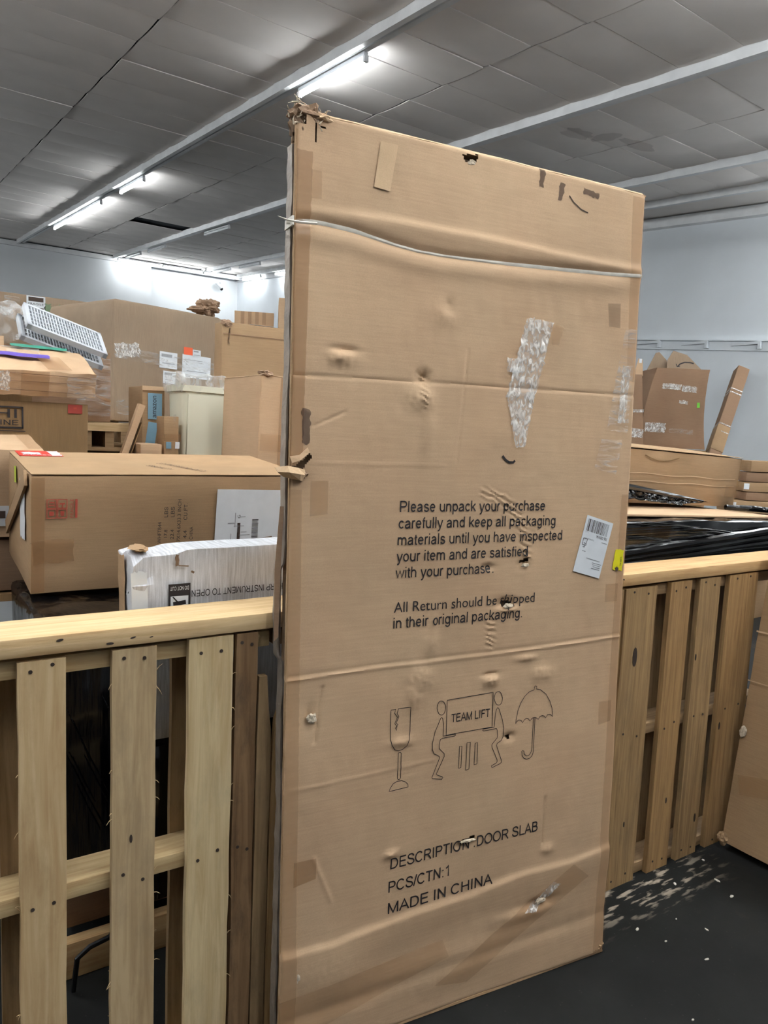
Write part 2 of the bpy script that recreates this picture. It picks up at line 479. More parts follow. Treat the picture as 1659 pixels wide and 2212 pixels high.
# a plain grotesque drawn with a monoline pen (cap height 1), used where its letters suffice
def _arc(cx, cy, rx, ry, a0, a1, n=10):
    return [(cx + rx * math.cos(R(a0 + (a1 - a0) * i / n)), cy + ry * math.sin(R(a0 + (a1 - a0) * i / n))) for i in range(n + 1)]
_X = 0.675          # pen centre line of the x-height
def _bowl(c):
    return _arc(c, 0.365, 0.255, 0.305, 0, 360, 18)
GL = {
 'a': (.777, [_arc(.375, .47, .235, .205, 165, 0, 8) + [(.61, .12), (.64, 0.0)], [(.61, .43)] + [(.40, .38), (.22, .34), (.125, .25), (.13, .13), (.21, .06), (.34, .05), (.48, .10), (.58, .20), (.61, .30)]]),
 'c': (.698, [_arc(.375, .365, .255, .305, 42, 318, 14)]),
 'd': (.777, [_bowl(.375), [(.64, 0), (.64, 1)]]),
 'e': (.777, [[(.13, .38), (.64, .38)] + _arc(.385, .38, .255, .29, 0, 180, 9) + _arc(.385, .355, .255, .295, 180, 320, 8)]),
 'f': (.388, [[(.19, 0), (.19, .80)] + _arc(.33, .80, .14, .14, 180, 85, 5), [(.05, .675), (.36, .675)]]),
 'g': (.777, [_bowl(.375), [(.64, .72), (.64, -.02)] + _arc(.385, -.02, .255, .215, 0, -160, 8)]),
 'h': (.777, [[(.14, 0), (.14, 1)], [(.14, .42)] + _arc(.385, .42, .245, .25, 180, 0, 9) + [(.63, 0)]]),
 'i': (.31, [[(.155, 0), (.155, .72)], [(.155, .88), (.155, 1.0)]]),
 'k': (.698, [[(.14, 0), (.14, 1)], [(.60, .71), (.15, .27)], [(.30, .42), (.63, 0)]]),
 'l': (.31, [[(.155, 0), (.155, 1)]]),
 'm': (1.163, [[(.14, 0), (.14, .72)], [(.14, .45)] + _arc(.355, .45, .215, .22, 180, 0, 8) + [(.57, 0)], [(.57, .45)] + _arc(.79, .45, .22, .22, 180, 0, 8) + [(1.01, 0)]]),
 'n': (.777, [[(.14, 0), (.14, .72)], [(.14, .42)] + _arc(.385, .42, .245, .25, 180, 0, 9) + [(.63, 0)]]),
 'o': (.777, [_arc(.388, .36, .265, .31, 0, 360, 18)]),
 'p': (.777, [_bowl(.40), [(.14, -.28), (.14, .72)]]),
 'r': (.465, [[(.14, 0), (.14, .72)], [(.14, .44), (.18, .58), (.26, .66), (.36, .68), (.43, .655)]]),
 's': (.698, [[(.56, .54), (.50, .63), (.36, .675), (.22, .65), (.15, .57), (.16, .47), (.27, .40), (.43, .36), (.56, .29), (.59, .19), (.53, .09), (.38, .045), (.22, .07), (.12, .18)]]),
 't': (.388, [[(.19, .90), (.19, .14), (.22, .06), (.29, .045), (.36, .055)], [(.05, .675), (.36, .675)]]),
 'u': (.777, [[(.14, .72), (.14, .30)] + _arc(.385, .30, .245, .255, 180, 360, 9), [(.63, .72), (.63, 0)]]),
 'v': (.698, [[(.06, .72), (.35, .03), (.64, .72)]]),
 'w': (1.008, [[(.05, .72), (.27, .03), (.504, .68), (.74, .03), (.96, .72)]]),
 'y': (.698, [[(.06, .72), (.35, .03)], [(.64, .72), (.33, -.10), (.25, -.22), (.16, -.25), (.09, -.235)]]),
 '.': (.388, [[(.19, 0), (.19, .12)]]), ':': (.388, [[(.19, 0), (.19, .12)], [(.19, .60), (.19, .72)]]), '/': (.388, [[(.02, -.02), (.37, 1.02)]]),
 'P': (.931, [[(.17, 0), (.17, 1)], [(.17, .945), (.53, .945)] + _arc(.55, .705, .26, .24, 90, -90, 8) + [(.17, .465)]]),
 'R': (1.008, [[(.17, 0), (.17, 1)], [(.17, .945), (.57, .945)] + _arc(.58, .72, .27, .225, 90, -90, 8) + [(.17, .495)], [(.50, .49), (.66, .36), (.92, 0)]]),
 'B': (.931, [[(.17, 0), (.17, 1)], [(.17, .945), (.50, .945)] + _arc(.50, .74, .24, .205, 90, -90, 8) + [(.17, .535)], [(.50, .535)] + _arc(.53, .295, .27, .24, 90, -90, 8) + [(.17, .055)]]),
 'A': (.931, [[(.04, 0), (.465, .97), (.89, 0)], [(.20, .35), (.73, .35)]]),
 'D': (1.008, [[(.17, 0), (.17, 1)], [(.17, .945), (.48, .945)] + _arc(.48, .50, .41, .445, 90, -90, 12) + [(.17, .055)]]),
 'E': (.931, [[(.17, 0), (.17, 1)], [(.17, .945), (.84, .945)], [(.17, .53), (.79, .53)], [(.17, .055), (.86, .055)]]),
 'F': (.853, [[(.17, 0), (.17, 1)], [(.17, .945), (.79, .945)], [(.17, .52), (.70, .52)]]),
 'H': (1.008, [[(.17, 0), (.17, 1)], [(.84, 0), (.84, 1)], [(.17, .53), (.84, .53)]]),
 'I': (.388, [[(.194, 0), (.194, 1)]]), 'L': (.777, [[(.16, 0), (.16, 1)], [(.16, .055), (.73, .055)]]),
 'M': (1.163, [[(.16, 0), (.16, 1)], [(.16, .96), (.58, .06), (1.0, .96)], [(1.0, 0), (1.0, 1)]]),
 'N': (1.008, [[(.17, 0), (.17, 1)], [(.17, .96), (.84, .04)], [(.84, 0), (.84, 1)]]),
 'C': (1.008, [_arc(.52, .50, .42, .45, 40, 320, 18)]), 'O': (1.086, [_arc(.543, .50, .44, .455, 0, 360, 24)]),
 'S': (.931, [[(.80, .72), (.74, .86), (.60, .94), (.44, .95), (.27, .91), (.17, .80), (.18, .66), (.30, .57), (.50, .51), (.70, .45), (.81, .35), (.82, .22), (.74, .11), (.58, .05), (.42, .05), (.25, .10), (.14, .20), (.11, .32)]]),
 'T': (.853, [[(.426, 0), (.426, 1)], [(.04, .945), (.81, .945)]]), 'U': (1.008, [[(.16, 1), (.16, .38)] + _arc(.50, .38, .34, .33, 180, 360, 12) + [(.84, 1)]]),
 '1': (.777, [[(.44, 0), (.44, 1), (.36, .88), (.16, .76)]]), ' ': (.388, [])}
def stroke_text(s, pen=0.136):
    V, F = [], []
    x0 = 0.0
    for ch in s:
        adv, strokes = GL[ch]
        for P in strokes:
            n = len(P)
            closed = n > 3 and math.hypot(P[0][0] - P[-1][0], P[0][1] - P[-1][1]) < 1e-6
            base = len(V)
            for i, (px, py) in enumerate(P):
                a = P[i - 1] if i > 0 else (P[-2] if closed else P[0])
                b = P[i + 1] if i < n - 1 else (P[1] if closed else P[-1])
                d1 = (px - a[0], py - a[1]); d2 = (b[0] - px, b[1] - py)
                l1 = math.hypot(*d1) or 0; l2 = math.hypot(*d2) or 0
                n1 = (-d1[1] / l1, d1[0] / l1) if l1 > 1e-9 else (-d2[1] / l2, d2[0] / l2)
                n2 = (-d2[1] / l2, d2[0] / l2) if l2 > 1e-9 else n1
                m = (n1[0] + n2[0], n1[1] + n2[1]); q = m[0] * m[0] + m[1] * m[1]
                k = min(2.2, 2.0 / q if q > 0.2 else 2.2)
                h = pen / 2 * k
                V += [(x0 + px + m[0] * h, py + m[1] * h), (x0 + px - m[0] * h, py - m[1] * h)]
            for i in range(n - 1):
                a = base + 2 * i
                F.append((a + 1, a + 3, a + 2, a))
        x0 += adv
    xs = [v[0] for v in V]
    lo, hi = min(xs), max(xs)
    return [((a - lo) / (hi - lo), b) for a, b in V], F

def text(root, name, s, fm, x, y, W, cap, mat, rot=0.0, off=0.0022, hfun=None):
    P, F = stroke_text(s) if all(ch in GL for ch in s) else text_mesh(s)
    c, sn = math.cos(rot), math.sin(rot)
    V = []
    for a, b in P:
        a *= W; b *= cap
        u, v = x + a * c - b * sn, y + a * sn + b * c
        V.append(fm(u, v, off + (hfun(u, v) if hfun else 0.0)))
    return mesh_obj(name, V, F, mat, root)

def ribbon(root, name, pts, width, fm, mat, off=0.0022, hfun=None, closed=False):
    V, F = [], []
    n = len(pts)
    for i, (u, v) in enumerate(pts):
        if closed:
            a, b = pts[(i - 1) % n], pts[(i + 1) % n]
        else:
            a, b = pts[max(0, i - 1)], pts[min(n - 1, i + 1)]
        dx, dy = b[0] - a[0], b[1] - a[1]
        L = math.hypot(dx, dy) or 1e-9
        nx, ny = -dy / L * width / 2, dx / L * width / 2
        for s in (1, -1):
            uu, vv = u + nx * s, v + ny * s
            V.append(fm(uu, vv, off + (hfun(uu, vv) if hfun else 0.0)))
    m = n if closed else n - 1
    for i in range(m):
        j = (i + 1) % n
        F.append((2 * i, 2 * j, 2 * j + 1, 2 * i + 1))
    return mesh_obj(name, V, F, mat, root)

def tube_vf(pts, rad, n=6):
    V, F = [], []
    pts = [Vector(p) for p in pts]
    for i, p in enumerate(pts):
        t = (pts[min(i + 1, len(pts) - 1)] - pts[max(i - 1, 0)]).normalized()
        a = t.cross(Vector((0, 0, 1)))
        if a.length < 1e-3:
            a = t.cross(Vector((1, 0, 0)))
        a.normalize(); b = t.cross(a)
        rr = rad[i] if isinstance(rad, (list, tuple)) else rad
        for k in range(n):
            q = 2 * math.pi * k / n
            V.append(p + a * math.cos(q) * rr + b * math.sin(q) * rr)
    for i in range(len(pts) - 1):
        for k in range(n):
            F.append((i * n + k, i * n + (k + 1) % n, (i + 1) * n + (k + 1) % n, (i + 1) * n + k))
    F.append(tuple(range(n))[::-1]); F.append(tuple(range((len(pts) - 1) * n, len(pts) * n)))
    return V, F

def carton(name, label, x0, x1, yf, d, z0, z1, mat='kraft_b', rot=(0, 0, 0), amp=0.003, seed=1, cell=0.07, cat='carton', group=None, shape=None, r=0.005):
    """cardboard carton: root at the middle of its base, child `body`."""
    w, h = x1 - x0, z1 - z0
    root = thing(name, label, cat, ((x0 + x1) / 2, yf + d / 2, z0), rot, group)
    V, F = gbox(w, d, h, cell, r, amp, seed, shape=shape)
    mesh_obj('body', V, F, M[mat], root, smooth=True)
    root['_w'] = w; root['_d'] = d; root['_h'] = h
    fm = {k: face_map(k, w, d, h) for k in ('front', 'top', 'left', 'right')}
    del root['_w'], root['_d'], root['_h']
    return root, fm, (w, d, h)

def seam(root, fm, dims, along='x', width=0.05, mat='tape', drop=0.06):
    """a strip of packing tape over the lid seam, folded down the faces."""
    w, d, h = dims
    if along == 'x':
        decal(root, 'packing_tape', fm['top'], w / 2, d / 2, w * 0.995, width, M[mat])
    else:
        decal(root, 'packing_tape', fm['top'], w / 2, d / 2, width, d * 0.995, M[mat])
        decal(root, 'packing_tape', fm['front'], w / 2, h - drop / 2, width, drop, M[mat])

# ------------------------------------------------------------------ the hall
SL = 0.066          # ceiling rises towards the back wall
SK = -0.052         # the bays run slightly askew to the fence
def zc(y):
    return 5.929 + SL * (y - 21.8)
def xc(c, y):       # bay coordinate -> world x at depth y
    return c + SK * y
def wall_x(y):
    return 8.70 + 0.098 * (22.55 - y)

YB, YN, XL = 21.8, -9.0, -10.0
v, f = box_vf(XL - 0.2, 12.4, YN - 0.2, 23.2, -0.1, 0.0)
fl = struct('floor', v, f, M['floor'], 'worn black painted warehouse floor')
# walls
def wall_poly(name, a, b, zt, mat, th=0.2, lab=None):
    ax, ay = a; bx, by = b
    dx, dy = bx - ax, by - ay
    L = math.hypot(dx, dy); nx, ny = -dy / L * th, dx / L * th
    V = [(ax, ay, 0), (bx, by, 0), (bx + nx, by + ny, 0), (ax + nx, ay + ny, 0),
         (ax, ay, zt(ay)), (bx, by, zt(by)), (bx + nx, by + ny, zt(by)), (ax + nx, ay + ny, zt(ay))]
    F = [(0, 3, 2, 1), (4, 5, 6, 7), (0, 1, 5, 4), (1, 2, 6, 5), (2, 3, 7, 6), (3, 0, 4, 7)]
    return struct(name, V, F, M[mat], lab)
zt = lambda y: zc(y) + 0.02
wall_poly('wall_back', (6.02, YB), (XL, YB), lambda y: zc(y) - 0.02, 'wall', -0.2, 'white painted back wall, left part')
wall_poly('wall_back_recess', (9.2, YB + 0.35), (6.02, YB + 0.35), lambda y: zc(y) - 0.02, 'wall', -0.2, 'white painted back wall, set back part')
wall_poly('wall_right', (wall_x(YN), YN), (wall_x(22.6), 22.6), zt, 'wall_grey', -0.2, 'pale grey side wall')
wall_poly('wall_left', (XL, YN), (XL, YB), zt, 'wall', 0.2)
wall_poly('wall_front', (XL, YN), (12.2, YN), zt, 'wall', -0.2)
# ledge on the side wall with small brackets, parallel to the ceiling
def ledge_z(y):
    return 3.143 + SL * 1.1 * (y - 8.12)
V = []
for y in (-4.0, 22.0):
    x = wall_x(y); z = ledge_z(y)
    V += [(x - 0.001, y, z - 0.155), (x - 0.03, y, z - 0.155), (x - 0.03, y, z - 0.03), (x - 0.075, y, z - 0.02), (x - 0.075, y, z), (x - 0.001, y, z)]
F = [(i, (i + 1) % 6, 6 + (i + 1) % 6, 6 + i) for i in range(6)] + [(5, 4, 3, 2, 1, 0), (6, 7, 8, 9, 10, 11)]
tr = struct('trim_1', V, F, M['wall_grey'], 'grey ledge running along the side wall')
for y in (5.3, 6.13, 6.92, 7.70, 8.5, 9.3):
    x = wall_x(y); z = ledge_z(y)
    P = []
    P.append(box_vf(-0.06, 0.0, -0.02, 0.02, -0.13, -0.02))
    P.append(box_vf(-0.06, -0.035, 0.02, 0.42, -0.06, -0.02))
    V, F = join_vf(P)
    mesh_obj('bracket', V, F, M['wall_grey'], tr, (x - 0.03, y, z))
# shallow cornice under the ceiling of the side wall
V = []
for y in (-8.5, 22.3):
    x = wall_x(y); z = zc(y) - 0.02
    V += [(x - 0.001, y, z - 0.16), (x - 0.06, y, z - 0.14), (x - 0.06, y, z), (x - 0.001, y, z)]
struct('trim_2', V, [(0, 1, 5, 4), (1, 2, 6, 5), (2, 3, 7, 6), (3, 0, 4, 7), (3, 2, 1, 0), (4, 5, 6, 7)], M['beam'])
V = []
for x in (XL, 8.9):
    z = zc(YB) - 0.03
    V += [(x, YB - 0.001, z - 0.12), (x, YB - 0.07, z - 0.12), (x, YB - 0.07, z), (x, YB - 0.001, z)]
struct('trim_3', V, [(0, 1, 5, 4), (1, 2, 6, 5), (2, 3, 7, 6), (3, 0, 4, 7), (3, 2, 1, 0), (4, 5, 6, 7)], M['beam'])

# ceiling slab (dark void above the panels) and its panels
V = [(XL - .2, YN - .2, zc(YN - .2) + 0.07), (12.4, YN - .2, zc(YN - .2) + 0.07), (12.4, 23.2, zc(23.2) + 0.07), (XL - .2, 23.2, zc(23.2) + 0.07)]
V += [(a, b, c + 0.1) for a, b, c in V]
ceil = struct('ceiling', V, [(0, 1, 2, 3), (7, 6, 5, 4), (0, 4, 5, 1), (1, 5, 6, 2), (2, 6, 7, 3), (3, 7, 4, 0)], M['ceil_void'], 'grey suspended panel ceiling sloping up to the back wall')
BEAMS = [3.79, 6.17, 8.66, 9.75]
STRIPS = [(0.0, 1.13), (1.15, 2.31), (2.33, 3.70), (3.88, 4.90), (4.92, 6.08), (6.26, 7.44), (7.46, 8.57), (8.75, 9.67)]
def panel_mesh(w, L):
    V, F = [], []
    nx, ny = 2, 5
    for k in range(2):
        for j in range(ny):
            for i in range(nx):
                x = -w / 2 + w * i / (nx - 1); y = -L / 2 + L * j / (ny - 1)
                t = 2 * y / L
                z = -0.010 * (1 - t * t) + (0.012 if k else 0.0)
                V.append((x, y, z))
    n = nx * ny
    for j in range(ny - 1):
        a = j * nx
        F.append((a, a + nx, a + nx + 1, a + 1))
        F.append((n + a, n + a + 1, n + a + nx + 1, n + a + nx))
        F.append((a, n + a, n + a + nx, a + nx))
        F.append((a + 1, a + nx + 1, n + a + nx + 1, n + a + 1))
    F.append((0, 1, n + 1, n)); e = (ny - 1) * nx
    F.append((e, n + e, n + e + 1, e + 1))
    return make_mesh('ceiling_panel', V, F, M['panel'], True, 40)
rnd = random.Random(3)
PL = 0.6
tilt = math.atan(SL)
for si, (a, b) in enumerate(STRIPS):
    me = panel_mesh(b - a, PL - 0.006)
    y = 3.27
    row = 0
    while y < 21.7:
        if not (si == 4 and abs(y + 0.3 - 15.95) < 0.32):      # one panel is missing
            yc = y + PL / 2
            o = link_mesh('ceiling_panel', me, ceil)
            o.location = (xc((a + b) / 2, yc), yc, zc(yc) + 0.012 + rnd.uniform(-0.003, 0.003))
            o.rotation_euler = (tilt + rnd.gauss(0, R(0.35)), rnd.gauss(0, R(0.25)), math.atan(-SK) )
        y += PL
        row += 1
# the ceiling outside the individually built panels: plain boarding
def boarding(name, x0, x1, y0, y1):
    V = [(xc(x0, y0), y0, zc(y0)), (xc(x1, y0), y0, zc(y0)), (xc(x1, y1), y1, zc(y1)), (xc(x0, y1), y1, zc(y1))]
    V += [(p, q, r + 0.02) for p, q, r in V]
    mesh_obj(name, V, [(3, 2, 1, 0), (4, 5, 6, 7), (0, 1, 5, 4), (1, 2, 6, 5), (2, 3, 7, 6), (3, 0, 4, 7)], M['panel'], ceil)
boarding('ceiling_boarding', -9.0, -0.02, YN, 21.78)
boarding('ceiling_boarding', -0.02, 9.7, YN, 3.25)
boarding('ceiling_boarding', 9.83, 11.3, YN, 21.78)
# water stains
def stain(cx, cy, rx, ry, seed):
    rn = random.Random(seed)
    n = 18
    V = []
    for i in range(n):
        t = 2 * math.pi * i / n
        k = rn.uniform(0.7, 1.1)
        x = cx + rx * k * math.cos(t); y = cy + ry * k * math.sin(t)
        V.append((x, y, zc(y) - 0.003))
    mesh_obj('water_stain', V, [tuple(range(n))[::-1]], M['stain'], ceil)
stain(6.45, 6.25, 0.22, 0.16, 1); stain(6.75, 6.1, 0.12, 0.2, 2); stain(7.2, 6.0, 0.3, 0.12, 5)

# beams: paired metal channels with a dark slot
for bi, c in enumerate(BEAMS):
    P = []
    for (o0, o1, dz) in ((-0.085, -0.03, 0.085), (0.03, 0.085, 0.055)):
        Vb = []
        for y in (-8.8, 21.72):
            x = xc(c, y); z = zc(y)
            Vb += [(x + o0, y, z - dz), (x + o1, y, z - dz), (x + o1, y, z + 0.03), (x + o0, y, z + 0.03)]
        P.append((Vb, [(0, 1, 5, 4), (1, 2, 6, 5), (2, 3, 7, 6), (3, 0, 4, 7), (3, 2, 1, 0), (4, 5, 6, 7)]))
    V, F = join_vf(P)
    root = struct('trim_%d' % (bi + 4), V, F, M['beam'], 'metal channel beam under the ceiling')
    Vb = []
    for y in (-8.8, 21.72):
        x = xc(c, y); z = zc(y)
        Vb += [(x - 0.03, y, z - 0.02), (x + 0.03, y, z - 0.02), (x + 0.03, y, z + 0.03), (x - 0.03, y, z + 0.03)]
    mesh_obj('slot', Vb, [(0, 1, 5, 4), (1, 2, 6, 5), (2, 3, 7, 6), (3, 0, 4, 7), (3, 2, 1, 0), (4, 5, 6, 7)], M['beam_dark'], root)

# fluorescent battens; L long, along `ang` in plan
def batten(x, y, z, ang, lit, label, pitch=0.0, L=1.2, group=None, twin=False):
    t = thing('fluorescent_fixture', label, 'light fixture', (x, y, z), (pitch, 0, ang), group)
    # local y is the long axis
    hw = 0.045 if twin else 0.022
    v1, f1 = box_vf(-hw, hw, -L / 2, L / 2, 0.004, 0.04)
    mesh_obj('housing', v1, f1, M['fixture'], t)
    for s in (-1, 1):
        v2, f2 = box_vf(-hw, hw, s * L / 2 - 0.015, s * L / 2 + 0.015, -0.045, 0.005)
        mesh_obj('end_cap', v2, f2, M['fixture'], t)
    for dx in ((-0.06, 0.06) if twin else (0.0,)):
        v3, f3 = tube_vf([(dx, -L / 2 + 0.016, -0.026), (dx, L / 2 - 0.016, -0.026)], 0.021 if twin else 0.019, 4 if twin else 8)
        mesh_obj('lit_tube' if lit else 'tube', v3, f3, M['tube'] if lit else M['tube_off'], t, smooth=True)
    if twin:                    # hangs from the ceiling on two rods
        for s in (-0.4, 0.4):
            v2, f2 = tube_vf([(0, s, 0.035), (0, s - 0.02, 0.40)], 0.006, 6)
            mesh_obj('hanging_rod', v2, f2, M['fixture'], t)
    return t
ang = math.atan(-SK)
def beam_lamp(bi, y, lit, label, group=None):
    batten(xc(BEAMS[bi], y) + 0.06, y, zc(y) - 0.105, ang, lit, label, tilt, group=group)
beam_lamp(0, 6.63, True, 'lit fluorescent tube nearest the camera, above the tall carton')
beam_lamp(0, 12.7, True, 'single lit fluorescent tube halfway along the first beam')
beam_lamp(0, 15.07, True, 'lit tube of the far row on the first beam, nearest one')
beam_lamp(0, 16.3, True, 'lit tube of the far row on the first beam, middle one')
beam_lamp(0, 17.53, True, 'lit tube of the far row on the first beam, farthest one')
for bi, y, where in ((1, 20.4, 'second beam, farthest of three'), (1, 18.6, 'second beam, middle of three'), (1, 15.0, 'second beam, nearest of three'), (2, 20.6, 'third beam, by the back wall'), (2, 18.8, 'third beam, nearer one')):
    beam_lamp(bi, y, False, 'unlit white fluorescent fixture under the ' + where, 'unlit fluorescent fixtures')
for k, x in enumerate((5.58, 6.79, 7.86)):
    batten(x, YB - 0.45, zc(YB) - 0.15, R(90), True,
           ('lit tube on the back wall, left one of three', 'lit tube on the back wall, middle one of three', 'lit tube on the back wall, right one near the corner')[k], L=1.14 if k < 2 else 0.92)
beam_lamp(3, 21.0, True, 'lit tube by the far corner over the side wall')
beam_lamp(3, 18.9, True, 'lit tube over the side wall, cut off by the tall carton')
# unseen lamps: rows carried on, more added to brighten ceiling, walls and cartons
for c, ys in ((3.79, (2.5, 1.0, -0.5, -2.0)), (6.17, (1.6, 0.3, -1.2)), (8.66, (3.2, 1.6)), (10.5, (4.7, 2.6, 0.5)), (1.35, (2.8, 1.0, -0.4, -1.9)),
              (-1.1, (-0.6, 1.0, 3.2, 5.2, 7.5, 11.0, 14.5, 18.0)), (-3.5, (1.0, 3.5, 6.0, 9.0, 12.5, 16.0, 19.0)), (-5.9, (5.0, 9.0, 13.0, 17.0))):
    for y in ys:
        batten(xc(c, y), y, zc(y) - 0.42, ang, True, 'lit twin tube added for light outside the picture', tilt, group='added lamps outside the picture', twin=True)

# security camera in the far corner
t = thing('security_camera', 'small white security camera on a bracket in the far corner', 'camera', (8.05, YB + 0.34, 5.62))
v, f = tube_vf([(0.1, 0, 0.05), (0.1, -0.12, 0.04), (0.05, -0.2, -0.02)], 0.025, 8); mesh_obj('bracket', v, f, M['fixture'], t, smooth=True)
v, f = tube_vf([(-0.1, -0.28, 0.03), (0.06, -0.18, -0.06), (0.1, -0.16, -0.1)], [0.05, 0.055, 0.05], 10); mesh_obj('housing', v, f, M['fixture'], t, smooth=True)
v, f = tube_vf([(0.09, -0.165, -0.1), (0.14, -0.14, -0.14)], 0.045, 10); mesh_obj('lens_hood', v, f, M['metal_dark'], t, smooth=True)

# ------------------------------------------------------------------ the pallet fence
def slat_mesh(name, w, h, th, mat, seed, wob=0.003, top=None):
    """board standing up: front at y = 0, slightly ragged long edges; `top` lists (x, z) of a broken upper end."""
    V, F = [], []
    n = 12
    rows = []
    for j in range(n + 1):
        z = h * j / n
        a = noise.noise(Vector((seed * 5.1, z * 7, 0))) * wob
        b = noise.noise(Vector((seed * 9.7, z * 7, 5))) * wob
        rows.append((-w / 2 + a, w / 2 + b, z))
    for y in (0.0, th):
        for a, b, z in rows:
            V += [(a, y, z), (b, y, z)]
    m = 2 * (n + 1)
    for j in range(n):
        k = 2 * j
        F.append((k, k + 1, k + 3, k + 2))
        F.append((m + k, m + k + 2, m + k + 3, m + k + 1))
        F.append((k, k + 2, m + k + 2, m + k))
        F.append((k + 1, m + k + 1, m + k + 3, k + 3))
    F.append((0, m, m + 1, 1))
    if not top:
        F.append((2 * n, 2 * n + 1, m + 2 * n + 1, m + 2 * n))
    else:
        ia = len(V)
        for y in (0.0, th):
            V.extend((x, y, h + z) for x, z in top)
        kf = 2 * n; kb = m + 2 * n; q = len(top)
        F.append(tuple([kf, kf + 1] + [ia + i for i in range(q - 1, -1, -1)]))
        F.append(tuple([kb + 1, kb] + [ia + q + i for i in range(q)]))
        chain_f = [kf] + [ia + i for i in range(q)] + [kf + 1]
        chain_b = [kb] + [ia + q + i for i in range(q)] + [kb + 1]
        for i in range(len(chain_f) - 1):
            F.append((chain_f[i], chain_f[i + 1], chain_b[i + 1], chain_b[i]))
    return make_mesh(name, V, F, mat)

def disc_vf(n=7, r=0.004, d=0.0012):
    V = [(r * math.cos(2 * math.pi * i / n), 0.0, r * math.sin(2 * math.pi * i / n)) for i in range(n)]
    V += [(x, -d, z) for x, y, z in V]
    return V, [tuple(range(n, 2 * n))] + [(i, (i + 1) % n, n + (i + 1) % n, n + i) for i in range(n)]
_v, _f = disc_vf()
NAIL = make_mesh('nail', _v, _f, M['nail'])
_v, _f = disc_vf(12, 0.016, 0.0012)
KNOT = make_mesh('knot', [(x * 0.8, y, z * 1.5) for x, y, z in _v], _f, M['nail'])

YF = 1.51            # front of the slats
ST = 0.018
def pallet(label, x0, x1, slats, backs, smat, n0, back_mat='wood_back'):
    root = thing('wooden_pallet', label, 'pallet', ((x0 + x1) / 2, YF + 0.06, 0.0), group='pallets stood on edge as a fence')
    ox = (x0 + x1) / 2; oy = YF + 0.06
    for k, (a, b, mat, z1, top) in enumerate(slats):
        me = slat_mesh('slat', b - a, z1, ST, M[mat], n0 + k, top=top)
        s = link_mesh('slat', me, root, ((a + b) / 2 - ox, YF - oy, 0.0))
        if top is None:
            for zz in (1.012, 0.532, 0.03):
                for dx in (-0.24, 0.22):
                    link_mesh('nail', NAIL, s, (dx * (b - a), 0.0, zz + random.uniform(-0.012, 0.012)))
    for (a, b) in backs:
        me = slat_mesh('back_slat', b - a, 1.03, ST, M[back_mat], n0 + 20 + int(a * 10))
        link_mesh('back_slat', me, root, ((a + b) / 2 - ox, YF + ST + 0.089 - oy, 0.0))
    for z0 in (0.003, 0.51, 0.993):
        V, F = gbox(x1 - x0, 0.089, 0.038, 0.15, 0.002, 0.0012, n0 + z0)
        link_mesh('stringer', make_mesh('stringer', V, F, M[smat], True), root, (0, YF + ST + 0.0445 - oy, z0))
    return root
NT = None
pl_left = pallet('pale wooden pallet on edge, left of the tall carton', -0.16, 0.70,
       [(-0.15, -0.06, 'wood_s2', 1.03, NT), (0.01, 0.095, 'wood_s3', 1.03, NT), (0.173, 0.258, 'wood_s1', 1.03, NT), (0.346, 0.435, 'wood_s2', 1.032, NT),
        (0.505, 0.604, 'wood_s3', 1.036, NT), (0.611, 0.662, 'wood_dark', 1.036, NT)],
       [(-0.10, 0.0), (0.15, 0.25), (0.500, 0.60)], 'wood_str', 1)
pl_right = pallet('brown weathered wooden pallet on edge, right of the tall carton', 1.70, 2.78,
       [(1.72, 1.83, 'wood_r2', 1.03, NT), (1.862, 1.908, 'wood_r1', 1.03, NT), (1.918, 2.072, 'wood_r1', 1.03, NT), (2.145, 2.257, 'wood_r2', 1.035, NT),
        (2.306, 2.424, 'wood_r1', 1.035, NT), (2.480, 2.66, 'wood_r2', 1.035, NT)],
       [(1.98, 2.08), (2.20, 2.29), (2.40, 2.5), (2.6, 2.7)], 'wood_str2', 40)
pl_mid = thing('wooden_pallet', 'pallet with broken dark boards, mostly behind the tall carton', 'pallet', (1.2, YF + 0.06, 0.0), group='pallets stood on edge as a fence')
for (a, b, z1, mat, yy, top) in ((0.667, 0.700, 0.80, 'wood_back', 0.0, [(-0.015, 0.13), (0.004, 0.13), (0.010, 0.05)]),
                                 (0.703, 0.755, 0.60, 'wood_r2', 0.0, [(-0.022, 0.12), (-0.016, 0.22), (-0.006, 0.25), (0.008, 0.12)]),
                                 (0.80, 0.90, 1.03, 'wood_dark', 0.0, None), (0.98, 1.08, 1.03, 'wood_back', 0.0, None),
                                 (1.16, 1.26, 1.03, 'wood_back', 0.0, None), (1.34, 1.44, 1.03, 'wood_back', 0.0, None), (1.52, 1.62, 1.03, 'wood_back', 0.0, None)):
    me = slat_mesh('slat', b - a, z1, ST, M[mat], int(a * 100), top=top)
    link_mesh('slat', me, pl_mid, ((a + b) / 2 - 1.2, -0.06 + yy, 0.0))
for z0 in (0.003, 0.51, 0.993):
    V, F = gbox(0.98, 0.089, 0.038, 0.15, 0.002, 0.001, 5)
    link_mesh('stringer', make_mesh('stringer', V, F, M['wood_str2'], True), pl_mid, (0.0, ST + 0.0445 - 0.06, z0))
# knots and the big knothole
for root, x, z, s in ((pl_right, 1.985, 0.80, 1.35), (pl_right, 2.316, 0.755, 0.5), (pl_right, 2.40, 0.14, 0.7), (pl_right, 2.22, 0.25, 0.45), (pl_right, 2.0, 0.22, 0.4), (pl_left, 0.385, 0.62, 0.38), (pl_right, 2.5, 0.47, 0.6)):
    o = link_mesh('knot', KNOT, root, (x - root.location.x, YF - root.location.y, z))
    o.scale = (s * 0.62, 1, s)
